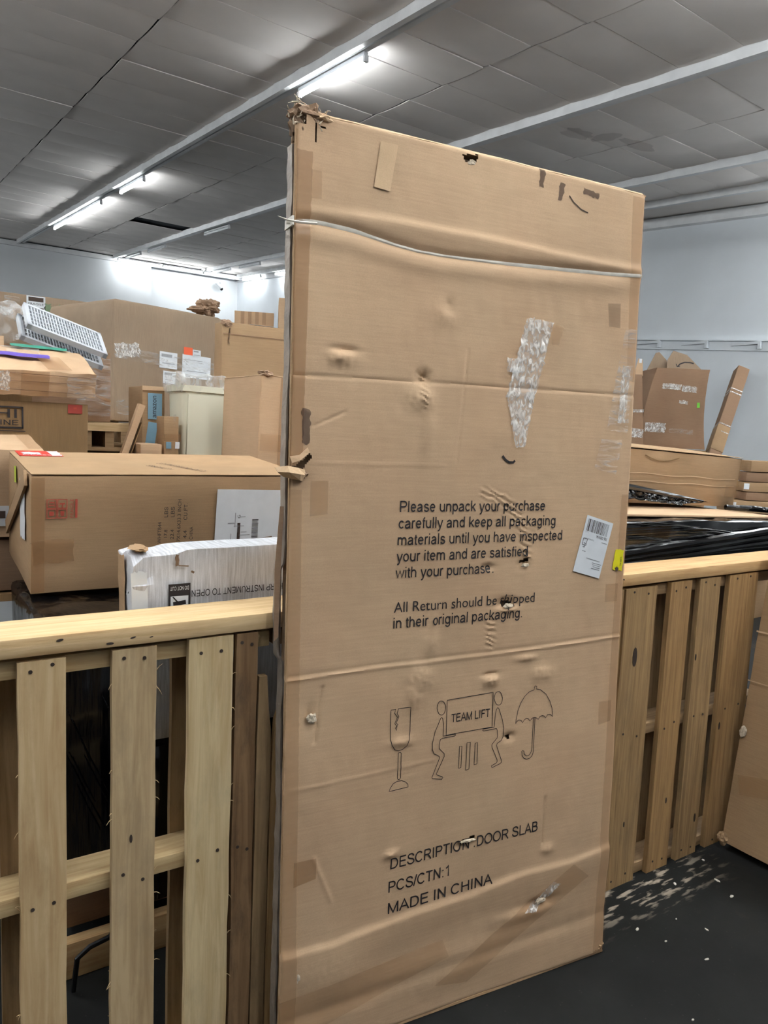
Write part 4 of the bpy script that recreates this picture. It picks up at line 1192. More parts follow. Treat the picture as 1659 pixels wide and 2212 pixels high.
PIC = dict(
 team_lift_box=[(0.428, 0.833), (0.566, 0.837), (0.567, 0.745), (0.429, 0.743)],
 left_head=[(0.424, 0.814), (0.423, 0.806), (0.42, 0.8), (0.415, 0.797), (0.41, 0.798), (0.405, 0.802), (0.401, 0.809), (0.399, 0.817), (0.4, 0.825), (0.403, 0.831), (0.408, 0.834), (0.414, 0.833), (0.419, 0.829), (0.423, 0.822)],
 right_head=[(0.596, 0.818), (0.595, 0.81), (0.592, 0.804), (0.587, 0.801), (0.581, 0.802), (0.576, 0.806), (0.572, 0.813), (0.57, 0.821), (0.571, 0.829), (0.574, 0.835), (0.579, 0.837), (0.585, 0.837), (0.59, 0.833), (0.594, 0.826)],
 left_body=[(0.42, 0.742), (0.42, 0.773), (0.417, 0.787), (0.414, 0.791), (0.411, 0.789), (0.396, 0.757), (0.389, 0.728), (0.39, 0.711), (0.395, 0.701), (0.408, 0.693), (0.412, 0.689), (0.409, 0.682), (0.391, 0.641), (0.392, 0.637), (0.42, 0.631), (0.423, 0.635), (0.42, 0.638), (0.408, 0.643), (0.403, 0.647), (0.425, 0.689), (0.425, 0.696), (0.41, 0.711), (0.409, 0.722), (0.412, 0.734), (0.418, 0.737), (0.454, 0.737), (0.458, 0.739), (0.456, 0.742)],
 right_body=[(0.574, 0.744), (0.575, 0.772), (0.578, 0.79), (0.582, 0.795), (0.586, 0.791), (0.598, 0.762), (0.605, 0.737), (0.605, 0.712), (0.599, 0.704), (0.586, 0.698), (0.584, 0.693), (0.602, 0.65), (0.602, 0.644), (0.597, 0.641), (0.575, 0.635), (0.571, 0.637), (0.571, 0.64), (0.586, 0.645), (0.589, 0.649), (0.588, 0.654), (0.57, 0.69), (0.569, 0.697), (0.574, 0.703), (0.585, 0.713), (0.586, 0.719), (0.584, 0.734), (0.581, 0.739), (0.542, 0.738), (0.538, 0.74), (0.539, 0.743)],
 bar_a=[(0.47, 0.708), (0.477, 0.708), (0.476, 0.651), (0.469, 0.651)], bar_b=[(0.492, 0.714), (0.502, 0.714), (0.501, 0.643), (0.491, 0.642)], bar_c=[(0.517, 0.709), (0.524, 0.71), (0.525, 0.653), (0.516, 0.652)],
 umbrella=[(0.642, 0.743), (0.643, 0.754), (0.648, 0.778), (0.656, 0.797), (0.669, 0.815), (0.683, 0.825), (0.698, 0.828), (0.698, 0.836), (0.702, 0.839), (0.706, 0.836), (0.705, 0.83), (0.719, 0.826), (0.738, 0.812), (0.753, 0.79), (0.761, 0.771), (0.765, 0.745), (0.76, 0.751), (0.754, 0.754), (0.747, 0.754), (0.741, 0.746), (0.735, 0.752), (0.728, 0.754), (0.721, 0.752), (0.716, 0.745), (0.711, 0.749), (0.705, 0.752), (0.698, 0.752), (0.693, 0.749), (0.689, 0.744), (0.683, 0.751), (0.676, 0.753), (0.67, 0.75), (0.665, 0.743), (0.659, 0.75), (0.651, 0.752), (0.646, 0.749)],
 umbrella_handle=[(0.7, 0.752), (0.699, 0.668), (0.697, 0.657), (0.691, 0.65), (0.683, 0.649), (0.675, 0.655), (0.673, 0.664), (0.669, 0.666), (0.666, 0.664), (0.668, 0.653), (0.674, 0.644), (0.683, 0.64), (0.694, 0.641), (0.702, 0.648), (0.705, 0.658), (0.705, 0.752)],
 glass_cup=[(0.27, 0.829), (0.283, 0.829), (0.28, 0.82), (0.288, 0.809), (0.281, 0.794), (0.287, 0.787), (0.283, 0.783), (0.286, 0.776), (0.287, 0.786), (0.29, 0.79), (0.285, 0.795), (0.292, 0.81), (0.287, 0.818), (0.29, 0.83), (0.323, 0.83), (0.324, 0.768), (0.321, 0.75), (0.315, 0.735), (0.305, 0.727), (0.293, 0.725), (0.283, 0.729), (0.274, 0.742), (0.27, 0.757), (0.27, 0.776)],
 glass_stem=[(0.293, 0.717), (0.294, 0.72), (0.299, 0.72), (0.301, 0.717), (0.301, 0.657), (0.299, 0.653), (0.294, 0.653), (0.292, 0.657)],
 glass_foot=[(0.27, 0.627), (0.273, 0.635), (0.281, 0.645), (0.293, 0.649), (0.305, 0.648), (0.315, 0.643), (0.322, 0.636), (0.323, 0.629)])
def dens(P, closed=True, m=0.008):
    out = []
    n = len(P)
    for i in range(n if closed else n - 1):
        a, b = P[i], P[(i + 1) % n]
        k = max(1, int(math.hypot(b[0] - a[0], b[1] - a[1]) / m))
        out += [(a[0] + (b[0] - a[0]) * q / k, a[1] + (b[1] - a[1]) * q / k) for q in range(k)]
    return out if closed else out + [P[-1]]
for k, P in PIC.items():
    ribbon(big, 'printed_' + k, dens(P, k != 'umbrella_handle'), 0.0017, fmB, M['ink'], 0.0014, hfun, closed=(k != 'umbrella_handle'))
# shipping label (stuck on upside down) and the torn yellow sticker
LC, LA = (0.8754, 1.2064), R(-15)
def fmL(a, b, o):
    c, s = math.cos(LA), math.sin(LA)
    u, v = LC[0] + a * c - b * s, LC[1] + a * s + b * c
    return (u, -(hfun(u, v) * 0.25 + 0.0035 + o), v)
lab = decal(big, 'shipping_label', fmL, 0, 0, 0.097, 0.157, M['paper'], 0, 0.0, label='white shipping label stuck on upside down')
x = -0.040
rn = random.Random(2)
while x < 0.036:
    w = rn.choice((0.0008, 0.0014, 0.002))
    decal(lab, 'barcode_bar', fmL, x, 0.054, w, 0.034, M['ink_soft'] if rn.random() < .4 else M['paper_grey'], 0, 0.0009, 0.0002)
    x += w + rn.choice((0.0008, 0.0012, 0.002))
UP = math.pi
text(lab, 'label_text', 'X6 00WA', fmL, 0.040, 0.034, 0.040, 0.0085, M['ink'], UP, 0.0012)
text(lab, 'label_text', 'STANDARD SHIPMENT', fmL, -0.004, 0.019, 0.036, 0.004, M['paper_grey'], UP, 0.0012)
text(lab, 'label_text', '1 of 1', fmL, -0.030, 0.036, 0.012, 0.004, M['paper_grey'], UP, 0.0012)
text(lab, 'label_text', 'E', fmL, -0.031, 0.004, 0.007, 0.012, M['ink'], UP, 0.0012)
for (cx, cy, w, h) in ((-0.035, -0.002, 0.014, 0.0012), (-0.035, 0.016, 0.014, 0.0012), (-0.028, 0.007, 0.0012, 0.018), (-0.042, 0.007, 0.0012, 0.018)):
    decal(lab, 'label_frame', fmL, cx, cy, w, h, M['ink'], 0, 0.0009, 0.0002)
for k, (cx, cy, w) in enumerate(((0.026, -0.042, 0.034), (0.026, -0.047, 0.030), (0.028, -0.052, 0.026), (0.026, -0.057, 0.030), (0.01, -0.034, 0.05), (0.034, 0.018, 0.02), (-0.03, -0.018, 0.012))):
    decal(lab, 'label_line', fmL, cx, cy, w, 0.0018, M['paper_grey'], 0, 0.0009, 0.0002)
fmY = lambda a, b, o: (a, -(hfun(min(a, 0.985), b) + 0.0015 + o), b)
ye = decal(big, 'yellow_sticker', fmY, 0.9715, 1.1670, 0.033, 0.058, M['yellow'], R(-5), 0.0, ragged=0.002, label='torn yellow sticker')
text(ye, 'sticker_text', 'TM 50K7L', fmY, 0.982, 1.150, 0.026, 0.006, M['ink'], R(88), 0.0012)
decal(ye, 'sticker_tear', fmY, 0.966, 1.142, 0.010, 0.010, M['ink_soft'], R(30), 0.0009, ragged=0.002)

# ------------------------------------------------------------------ left side: cartons behind the fence
# long carton lying across
rt, fm, dm = carton('long_carton', 'long brown carton lying across the pile, FRAGILE print in red', 0.291, 1.141, 2.25, 0.50, 1.012, 1.355, 'kraft_b', rot=(R(4.5), 0, 0), seed=3)
w, d, h = dm
# lid flange lighter, slightly open left end
decal(rt, 'lid', fm['top'], w / 2, d / 2, w * 0.992, d * 0.99, M['kraft_b'], 0, 0.0008, 0.002)
decal(rt, 'end_tape', fm['front'], 0.020, h / 2, 0.034, h * 0.96, M['tape_dark'])
decal(rt, 'packing_tape', fm['front'], 0.06, 0.125, 0.11, 0.065, M['tape_dark'], R(3), ragged=0.004)
for (cx, cy) in ((0.055, 0.262), (0.083, 0.262), (0.055, 0.234), (0.083, 0.234)):
    for (ax, ay, aw, ah) in ((0, .0125, .026, .0022), (0, -.0125, .026, .0022), (.012, 0, .0022, .026), (-.012, 0, .0022, .026)):
        decal(rt, 'printed_frame', fm['front'], cx + ax, cy + ay, aw, ah, M['ink_red'])
for (cx, cy, aw, ah) in ((0.055, 0.266, 0.012, 0.003), (0.055, 0.258, 0.012, 0.003), (0.062, 0.262, 0.002, 0.014), (0.083, 0.262, 0.014, 0.005), (0.083, 0.256, 0.003, 0.012), (0.055, 0.234, 0.012, 0.012), (0.083, 0.236, 0.010, 0.010), (0.083, 0.228, 0.008, 0.003)):
    decal(rt, 'printed_symbol', fm['front'], cx, cy, aw, ah, M['ink_red'], ragged=0.001)
text(rt, 'printed_text', 'FRAGILE', fm['front'], 0.113, 0.2215, 0.054, 0.010, M['ink_red'], R(90))
decal(rt, 'printed_bar', fm['front'], 0.120, 0.248, 0.006, 0.054, M['ink_red'])
for s, x, y, W, cap in (('NO.: WHFTB44', 0.363, 0.100, 0.100, 0.011), ('17.8', 0.382, 0.152, 0.024, 0.011), ('LBS', 0.382, 0.215, 0.032, 0.011),
                        ('22.4', 0.402, 0.146, 0.030, 0.011), ('LBS', 0.402, 0.215, 0.032, 0.011), ('19.7X14.6X33.3 INCH', 0.422, 0.120, 0.150, 0.011),
                        ('4.4', 0.442, 0.146, 0.026, 0.011), ('CU.FT.', 0.442, 0.205, 0.052, 0.011), ('MADE IN CHINA', 0.462, 0.085, 0.098, 0.011)):
    text(rt, 'printed_text', s, fm['front'], x, y, W, cap, M['ink'], R(90))
sh = decal(rt, 'document_pouch', fm['front'], 0.665, 0.198, 0.262, 0.20, M['paper'], R(-1), label='white paper sheet under clear plastic')
rn = random.Random(5)
for k in range(11):
    decal(sh, 'sheet_print', fm['front'], 0.585 + rn.uniform(0, 0.05), 0.11 + 0.010 * k, rn.uniform(0.015, 0.05), 0.002, M['paper_grey'], R(90) if k % 3 == 0 else 0, 0.0028, 0.0002)
for k in range(16):
    decal(sh, 'barcode_bar', fm['front'], 0.668, 0.130 + k * 0.0046, 0.022, (0.0014, 0.0024)[k % 3 == 0], M['ink'], 0, 0.0028, 0.0002)
decal(sh, 'sheet_print', fm['front'], 0.612, 0.15, 0.010, 0.08, M['ink_soft'], 0, 0.0028, 0.0002)
text(sh, 'sheet_text', 'G', fm['front'], 0.616, 0.206, 0.010, 0.010, M['ink'], R(90), 0.003)
decal(sh, 'tear', fm['front'], 0.70, 0.136, 0.06, 0.006, M['core'], R(6), 0.0028, 0.0003)
# red sticker on the lid, stencilled words
lb = decal(rt, 'red_sticker', fm['top'], 0.085, d - 0.06, 0.13, 0.13, M['red'], 0, 0.004, label='red and white caution sticker')
decal(lb, 'sticker_print', fm['top'], 0.06, d - 0.06, 0.05, 0.05, M['paper'], 0, 0.005, ragged=0.008)
text(lb, 'sticker_text', 'GLASS', fm['top'], 0.03, d - 0.118, 0.085, 0.02, M['paper'], 0, 0.0062)
decal(lb, 'sticker_print', fm['top'], 0.132, d - 0.06, 0.03, 0.11, M['paper'], 0, 0.005, 0.0002, ragged=0.003)
for s, x, y, W in (('SPECIALTY', 0.36, 0.18, 0.10), ('LIGHTING DESIGN', 0.41, 0.24, 0.13), ('2 OF 2', 0.47, 0.12, 0.07)):
    text(rt, 'printed_text', s, fm['top'], x, y, W, 0.028, M['ink_soft'], R(-62), 0.0045)
# left end: label pouch, sticker and a loose taped flap
decal(rt, 'label_pouch', fm['left'], 0.36, 0.22, 0.10, 0.17, M['paper'], R(4), ragged=0.006)
decal(rt, 'yellow_sticker', fm['left'], 0.20, 0.30, 0.04, 0.05, M['lime'], R(8))
V, F = gbox(0.012, 0.50, 0.05, 0.1, 0.002, 0.002, 3)
mesh_obj('loose_flap', V, F, M['kraft_b'], rt, (-w / 2 - 0.006, 0.0, 0.19), (R(-28), 0, 0), smooth=True)

# white carton standing on its long edge
def white_shape(p):
    q = p.copy()
    if q.x < -0.20 and q.z > 0.36:
        k = (-0.20 - q.x) / 0.06
        q.z -= 0.008 * max(0, k) * abs(noise.noise(p * 30)) * 3
        q.y += 0.012 * max(0, k) * noise.noise(p * 22)
    return q
rt, fm, dm = carton('white_carton', 'battered white carton behind the left plank, print upside down', 0.426, 1.108, 1.685, 0.125, 0.745, 1.205, 'whiteboard_carton', seed=8, amp=0.005, cell=0.025, shape=white_shape)
w, d, h = dm
decal(rt, 'corner_tear', fm['left'], 0.05, 0.36, 0.06, 0.16, M['kraft_b'], R(6), ragged=0.006)
decal(rt, 'corner_strip', fm['front'], 0.022, 0.21, 0.038, 0.40, M['paper'], R(1), ragged=0.003)
lump('crushed_corner', (-w / 2 + 0.03, -d / 2 + 0.05, h - 0.004), (0.020, 0.036, 0.006), M['kraft_b'], 31, 0.5, parent=rt)
decal(rt, 'tear', fm['front'], 0.105, 0.432, 0.008, 0.026, M['core'], R(4), ragged=0.0015)
decal(rt, 'tear', fm['front'], 0.120, 0.418, 0.024, 0.003, M['core'], R(-6))
decal(rt, 'tear', fm['front'], 0.142, 0.402, 0.008, 0.005, M['core'], R(-30))
fmW = fm['front']
text(rt, 'printed_text', 'USE SHARP INSTRUMENT TO OPEN', fmW, 0.140 + 0.285, 0.358, 0.285, 0.016, M['ink'], UP)
bx_ = decal(rt, 'no_knife_sign', fmW, 0.111, 0.335, 0.052, 0.082, M['ink'], 0)
decal(bx_, 'sign_window', fmW, 0.111, 0.323, 0.042, 0.048, M['paper'], 0, 0.0025, 0.0003)
text(bx_, 'sign_text', 'DO NOT CUT', fmW, 0.133, 0.370, 0.044, 0.009, M['paper'], UP, 0.0026)
decal(bx_, 'sign_symbol', fmW, 0.111, 0.330, 0.030, 0.010, M['ink'], R(6), 0.003, 0.0003)
decal(bx_, 'sign_symbol', fmW, 0.111, 0.328, 0.003, 0.048, M['ink'], R(42), 0.0032, 0.0003)
text(rt, 'printed_text', 'PRODUCTS WITHIN', fm['top'], 0.58, 0.08, 0.16, 0.016, M['ink_soft'], UP, 0.003)
# black wrapped loads under them
def wrapped(name, label, x0, x1, y0, d, z0, z1, mat, rot=(0, 0, 0), seed=1, amp=0.014, r=0.03):
    root = thing(name, label, 'wrapped load', ((x0 + x1) / 2, y0 + d / 2, z0), rot)
    V, F = gbox(x1 - x0, d, z1 - z0, 0.035, r, amp, seed, 7)
    mesh_obj('film', V, F, M[mat], root, smooth=True)
    return root
wb = wrapped('wrapped_bundle', 'slanting bundle in black stretch film behind the left pallet', 0.26, 1.05, 1.93, 0.62, 0.30, 0.995, 'black_v', seed=4)
rn = random.Random(9)
for k in range(22):       # pulled ridges of film
    x = rn.uniform(-0.36, -0.05); z = rn.uniform(0.25, 0.62)
    L = rn.uniform(0.12, 0.3)
    v, f = tube_vf([(x, -0.303, z), (x + L * 0.2, -0.306, z - L * 0.5), (x + L * 0.42, -0.303, z - L)], [0.001, 0.0022, 0.001], 5)
    mesh_obj('film_ridge', v, f, M['black'], wb, smooth=True)
wr = wrapped('wrapped_roll', 'black film covered roll below the white carton', 0.44, 1.05, 1.69, 0.15, 0.30, 0.742, 'black_v', seed=6, amp=0.012, r=0.05)
rt, fm, dm = carton('floor_carton', 'dark brown carton on the floor under the black slanting bundle', 0.34, 1.05, 2.02, 0.5, 0.105, 0.302, 'kraft_r', seed=9)
rt, fm, dm = carton('floor_carton', 'low brown carton under the black film covered roll', 0.62, 1.02, 1.72, 0.14, 0.0, 0.30, 'kraft_d', seed=10)
tg = thing('skid_plank', 'thick wooden plank on the floor behind the left pallet', 'plank', (0.68, 1.98, 0.0))
V, F = gbox(0.80, 0.042, 0.105, 0.08, 0.003, 0.002, 5); mesh_obj('board', V, F, M['wood_rail2'], tg, smooth=True)
tg2 = thing('skid_plank', 'second wooden plank on the floor, farther behind the left pallet', 'plank', (0.68, 2.45, 0.0))
V, F = gbox(0.80, 0.042, 0.105, 0.08, 0.003, 0.002, 7); mesh_obj('board', V, F, M['wood_rail2'], tg2, smooth=True)
hd = thing('metal_handle', 'bent black metal handle lying by the wooden plank', 'handle', (0.40, 1.90, 0.0))
v, f = tube_vf([(-0.06, 0.0, 0.012), (-0.05, 0, 0.10), (-0.02, -0.005, 0.125), (0.03, -0.005, 0.135), (0.045, 0.0, 0.16), (0.045, 0.03, 0.19)], 0.007, 8); mesh_obj('bar', v, f, M['metal_dark'], hd, smooth=True)

# pile at far left
rt, fm, dm = carton('flat_carton', 'tan taped carton at the left edge, beside the long carton', -0.25, 0.411, 2.78, 0.40, 1.097, 1.405, 'kraft', rot=(R(6), 0, 0), seed=12, amp=0.005)
seam(rt, fm, dm, 'y', 0.10, 'tape_dark'); decal(rt, 'packing_tape', fm['top'], dm[0] - 0.03, dm[1] / 2, 0.05, dm[1] * .98, M['tape'])
decal(rt, 'label', fm['front'], dm[0] - 0.14, 0.08, 0.06, 0.07, M['paper']); decal(rt, 'label_print', fm['front'], dm[0] - 0.145, 0.085, 0.04, 0.025, M['ink_soft'], 0, 0.0025)
rt, fm, dm = carton('stacked_carton', 'dark reddish carton below the tan taped carton at the left edge', -0.25, 0.46, 2.80, 0.42, 0.89, 1.072, 'kraft_r', seed=13)
decal(rt, 'label', fm['front'], 0.69, 0.03, 0.035, 0.04, M['paper'])
rt, fm, dm = carton('stacked_carton', 'floor carton with white panels, lowest at the left edge', -0.25, 0.46, 2.78, 0.45, 0.0, 0.888, 'kraft_d', seed=14)
for cx in (0.27, 0.40, 0.53):
    decal(rt, 'white_panel', fm['front'], cx, 0.72, 0.118, 0.28, M['paper_grey'] if cx < .3 else M['paper'])

rt, fm, dm = carton('printed_carton', 'dark brown carton with HI LINE logo', -0.15, 0.648, 3.25, 0.60, 0.90, 1.552, 'kraft_d', seed=15)
w, d, h = dm
for (cx, cy, aw, ah) in ((0.475, 0.625, 0.155, 0.006), (0.475, 0.545, 0.155, 0.006), (0.5505, 0.585, 0.006, 0.085), (0.40, 0.585, 0.006, 0.085)):
    decal(rt, 'logo_frame', fm['front'], cx, cy, aw, ah, M['ink'])
text(rt, 'logo_text', 'HI', fm['front'], 0.452, 0.583, 0.078, 0.034, M['ink']); text(rt, 'logo_text', 'LINE', fm['front'], 0.448, 0.555, 0.088, 0.020, M['ink'])
decal(rt, 'logo_rule', fm['front'], 0.475, 0.532, 0.17, 0.003, M['ink'])
decal(rt, 'red_sticker', fm['front'], 0.745, 0.628, 0.055, 0.036, plain('dull_red_sticker', (150, 52, 40), 0.6)); decal(rt, 'sticker_print', fm['front'], 0.745, 0.632, 0.012, 0.008, M['ink_red'], 0, 0.0026)
rt, fm, dm = carton('stacked_carton', 'plain floor carton under the carton with the logo', -0.15, 0.62, 3.27, 0.56, 0.0, 0.898, 'kraft_d', seed=16)
# sagging torn carton on top, tipped toward the aisle
def sag(p):
    q = p.copy()
    q.z += 0.010 * noise.noise(Vector((p.x * 9, p.y * 6, 2)))
    q.y += 0.010 * noise.noise(Vector((p.x * 14, p.z * 40, 5)))
    return q
rt, fm, dm = carton('crushed_carton', 'crushed flat carton with purple and teal tape', -0.16, 0.672, 3.21, 0.38, 1.626, 1.735, 'kraft', rot=(R(18), 0, 0), seed=18, amp=0.006, cell=0.03, shape=sag)
w, d, h = dm
decal(rt, 'purple_tape', fm['top'], 0.58, 0.20, 0.20, 0.055, M['purple'], R(-3), 0.006, ragged=0.004)
decal(rt, 'clear_tape', fm['top'], 0.55, 0.28, 0.20, 0.10, M['bag'], R(-3), 0.0065, ragged=0.006)
decal(rt, 'teal_tape', fm['top'], 0.66, 0.355, 0.22, 0.045, M['teal'], R(-4), 0.006, ragged=0.004)
decal(rt, 'packing_tape', fm['top'], 0.68, 0.10, 0.09, 0.19, M['tape_dark'], R(6), 0.006)
decal(rt, 'packing_tape', fm['front'], 0.60, h / 2, 0.10, h * .95, M['tape_dark'], 0, 0.005)
decal(rt, 'clear_tape', fm['front'], 0.47, h * .55, 0.08, h * .7, M['cleartape'], 0, 0.005, ragged=0.004)
decal(rt, 'clear_film', fm['front'], w - 0.06, h / 2, 0.11, h * .9, M['clearfilm'], 0, 0.006, ragged=0.004)
for k, zz in enumerate((0.03, 0.062, 0.095)):
    decal(rt, 'board_edge', fm['front'], w * 0.55, zz, w * 0.88, 0.003, M['kraft_r'], R((-1.0, 0.5, -0.6)[k]), 0.004, 0.001)
v, f = tube_vf([(w / 2, -d / 2, 0.02), (w / 2 + 0.03, -d / 2 - 0.02, 0.012), (w / 2 + 0.055, -d / 2 - 0.01, 0.004)], [0.006, 0.008, 0.003], 5); mesh_obj('loose_tape_end', v, f, M['tape_dark'], rt)

# carton that carries the plastic trays
rt, fm, dm = carton('tray_carton', 'reddish brown carton under the white plastic trays', 0.30, 0.912, 4.02, 0.5, 1.474, 1.833, 'kraft_r', seed=20)
decal(rt, 'clear_film', fm['front'], dm[0] - 0.09, 0.18, 0.17, 0.3, M['clearfilm'], 0, 0.002, ragged=0.004)
pr2 = thing('wooden_pallet', 'flat wooden pallet under the reddish brown carton with the trays', 'pallet', (0.76, 4.33, 1.33))
for k in range(4):
    v, f = box_vf(-0.52, 0.52, -0.34 + 0.19 * k, -0.24 + 0.19 * k, 0.10, 0.141); mesh_obj('deck_board', v, f, M['wood_new'], pr2)
for x in (-0.48, 0.03, 0.14, 0.48):
    v, f = box_vf(x - 0.022, x + 0.022, -0.33, 0.33, 0.018, 0.10); mesh_obj('runner', v, f, M['wood_str2'], pr2)
for y in (-0.34, 0.0, 0.26):
    v, f = box_vf(-0.52, 0.52, y, y + 0.08, 0.0, 0.018); mesh_obj('bottom_board', v, f, M['wood_str2'], pr2)
rt, fm, dm = carton('stacked_carton', 'plain floor carton below the pallet of the reddish carton', 0.26, 1.26, 4.04, 0.56, 0.0, 1.324, 'kraft_d', seed=21)
def tray(label, loc, rot, L=0.36, W=0.21):
    t = thing('plastic_tray', label, 'tray', loc, rot, 'white plastic trays')
    P = []
    rim = 0.018
    for (x0, x1, y0, y1) in ((-L / 2, L / 2, -W / 2, -W / 2 + rim), (-L / 2, L / 2, W / 2 - rim, W / 2), (-L / 2, -L / 2 + rim, -W / 2, W / 2), (L / 2 - rim, L / 2, -W / 2, W / 2)):
        P.append(box_vf(x0, x1, y0, y1, -0.012, 0.012))
    V, F = join_vf(P); mesh_obj('frame', V, F, M['tray'], t)
    n = 24
    for i in range(1, n):
        x = -L / 2 + rim + (L - 2 * rim) * i / n
        V, F = box_vf(x - 0.0026, x + 0.0026, -W / 2 + rim, W / 2 - rim, -0.008, 0.010); mesh_obj('bar', V, F, M['tray'], t)
    for i in range(1, 5):
        y = -W / 2 + rim + (W - 2 * rim) * i / 5
        V, F = box_vf(-L / 2 + rim, L / 2 - rim, y - 0.003, y + 0.003, -0.008, 0.009); mesh_obj('rib', V, F, M['tray'], t)
    return t
tray('upper white plastic slotted tray, on the far left pile', (0.640, 3.72, 1.887), (R(33), R(16), R(8)), 0.36, 0.22)
tray('lower white plastic slotted tray, half under the other', (0.622, 3.745, 1.836), (R(33), R(16), R(8)), 0.37, 0.22)
fb = thing('film_bag', 'milky plastic film bag beside the white trays', 'plastic bag', (0.36, 3.93, 1.84))
lump('film', (0.02, 0.03, 0.09), (0.13, 0.09, 0.10), M['bag'], 41, 0.35, parent=fb)
pk = carton('toy_package', 'dark purple and pink shrink wrapped package at the left edge', 0.16, 0.345, 3.64, 0.14, 1.853, 1.975, 'darkplastic', rot=(0, R(12), 0), seed=22)
decal(pk[0], 'pink_print', pk[1]['front'], 0.13, 0.06, 0.03, 0.025, M['pink']); decal(pk[0], 'white_print', pk[1]['front'], 0.15, 0.09, 0.05, 0.02, M['paper']); decal(pk[0], 'white_print', pk[1]['front'], 0.09, 0.05, 0.02, 0.03, M['paper'])
rt, fm, dm = carton('stacked_carton', 'small tan carton under the purple package', 0.0, 0.38, 3.62, 0.24, 1.722, 1.832, 'kraft', seed=23)
rt, fm, dm = carton('stacked_carton', 'brown carton filling the gap behind the crushed flat carton', 0.0, 0.52, 3.862, 0.11, 0.0, 1.72, 'kraft_d', seed=24)

# big cartons farther back
rt, fm, dm = carton('large_carton', 'large far carton with FRAGILE label and green symbols', -0.30, 1.42, 6.0, 0.9, 0.0, 2.355, 'kraft_c', seed=25, amp=0.004)
lb = decal(rt, 'fragile_label', fm['front'], 1.135, 2.295, 0.125, 0.105, M['paper']); decal(lb, 'label_band', fm['front'], 1.135, 2.325, 0.10, 0.03, M['ink_soft'], 0, 0.0026); text(lb, 'label_text', 'FRAGILE', fm['front'], 1.085, 2.285, 0.10, 0.016, M['ink'], 0, 0.0028)
decal(lb, 'label_band', fm['front'], 1.135, 2.258, 0.10, 0.018, M['ink_soft'], 0, 0.0026)
for cx in (1.215, 1.30, 1.375):
    decal(rt, 'green_symbol', fm['front'], cx, 2.275, 0.04, 0.055, M['ink_green'], 0, ragged=0.008)
lb = decal(rt, 'paper_label', fm['front'], 1.455, 2.205, 0.125, 0.075, M['paper'])
for k in range(4):
    decal(lb, 'label_line', fm['front'], 1.455, 2.232 - 0.017 * k, 0.10, 0.005, M['paper_grey'], 0, 0.0026)
decal(rt, 'clear_tape', fm['front'], 0.98, 2.30, 0.10, 0.06, M['clearfilm'])

rt, fm, dm = carton('large_carton', 'bulky upright carton with orange sticker and white papers', 1.147, 2.06, 5.0, 0.80, 1.472, 2.262, 'kraft_c', seed=26, amp=0.003, r=0.035)
rt.rotation_euler = (0, 0, R(20)); rt.location = (1.147 + math.cos(R(20)) * 0.457 - math.sin(R(20)) * 0.40, 5.0 + math.sin(R(20)) * 0.457 + math.cos(R(20)) * 0.40, 1.472)
for (cx, cy, aw, ah, mm) in ((0.42, 0.435, 0.145, 0.11, 'paper'), (0.43, 0.32, 0.105, 0.085, 'paper'), (0.66, 0.41, 0.25, 0.16, 'paper'), (0.585, 0.515, 0.075, 0.052, 'orange'), (0.66, 0.505, 0.07, 0.05, 'paper')):
    q = decal(rt, 'paper_label' if mm == 'paper' else 'orange_sticker', fm['front'], cx, cy, aw, ah, M[mm], R(-1), 0.002 if mm == 'orange' else 0.0015)
    if mm == 'paper':
        decal(q, 'label_line', fm['front'], cx - aw * 0.1, cy + ah * .28, aw * .6, ah * .18 if aw < .2 else 0.004, M['paper_grey'], R(-1), 0.003)
        decal(q, 'label_line', fm['front'], cx, cy - ah * .2, aw * .7, 0.004, M['paper_grey'], R(-1), 0.003)
decal(rt, 'clear_film', fm['front'], 0.456, 0.43, 0.90, 0.075, M['clearfilm'], R(-2), 0.004, ragged=0.004)
decal(rt, 'clear_film', fm['front'], 0.10, 0.47, 0.18, 0.09, M['cleartape'], R(4), 0.005, ragged=0.008)
decal(rt, 'clear_film', fm['front'], 0.14, 0.10, 0.24, 0.10, M['clearfilm'], R(-4), 0.004, ragged=0.008)
# pallet under it and the carton below
pr = thing('wooden_pallet', 'small flat wooden pallet under the bulky upright carton', 'pallet', (1.56, 5.42, 1.326), (0, 0, R(4)))
for k in range(6):
    v, f = box_vf(-0.62, 0.62, -0.45 + 0.165 * k, -0.36 + 0.165 * k, 0.10, 0.142); mesh_obj('deck_board', v, f, M['wood_new'], pr)
for x in (-0.56, -0.38, 0.0, 0.5):
    v, f = box_vf(x - 0.03, x + 0.03, -0.45, 0.46, 0.018, 0.10); mesh_obj('runner', v, f, M['wood_str2'], pr)
for y in (-0.45, 0.0, 0.38):
    v, f = box_vf(-0.62, 0.62, y, y + 0.08, 0.0, 0.018); mesh_obj('bottom_board', v, f, M['wood_str2'], pr)
rt, fm, dm = carton('stacked_carton', 'bulk floor carton under the small flat pallet', 0.90, 2.06, 4.97, 0.9, 0.0, 1.320, 'kraft_d', rot=(0, 0, R(4)), seed=27)
pp = thing('crumpled_paper', 'crumpled brown paper on the bulky upright carton', 'paper', (1.90, 5.40, 2.30))
lump('crumpled_sheet', (0, 0, 0.035), (0.085, 0.07, 0.06), M['crumple_paper'], 51, 0.45, parent=pp, sub=4)
lump('crumpled_sheet', (-0.06, 0.0, 0.012), (0.07, 0.06, 0.022), M['crumple_paper'], 57, 0.45, parent=pp)

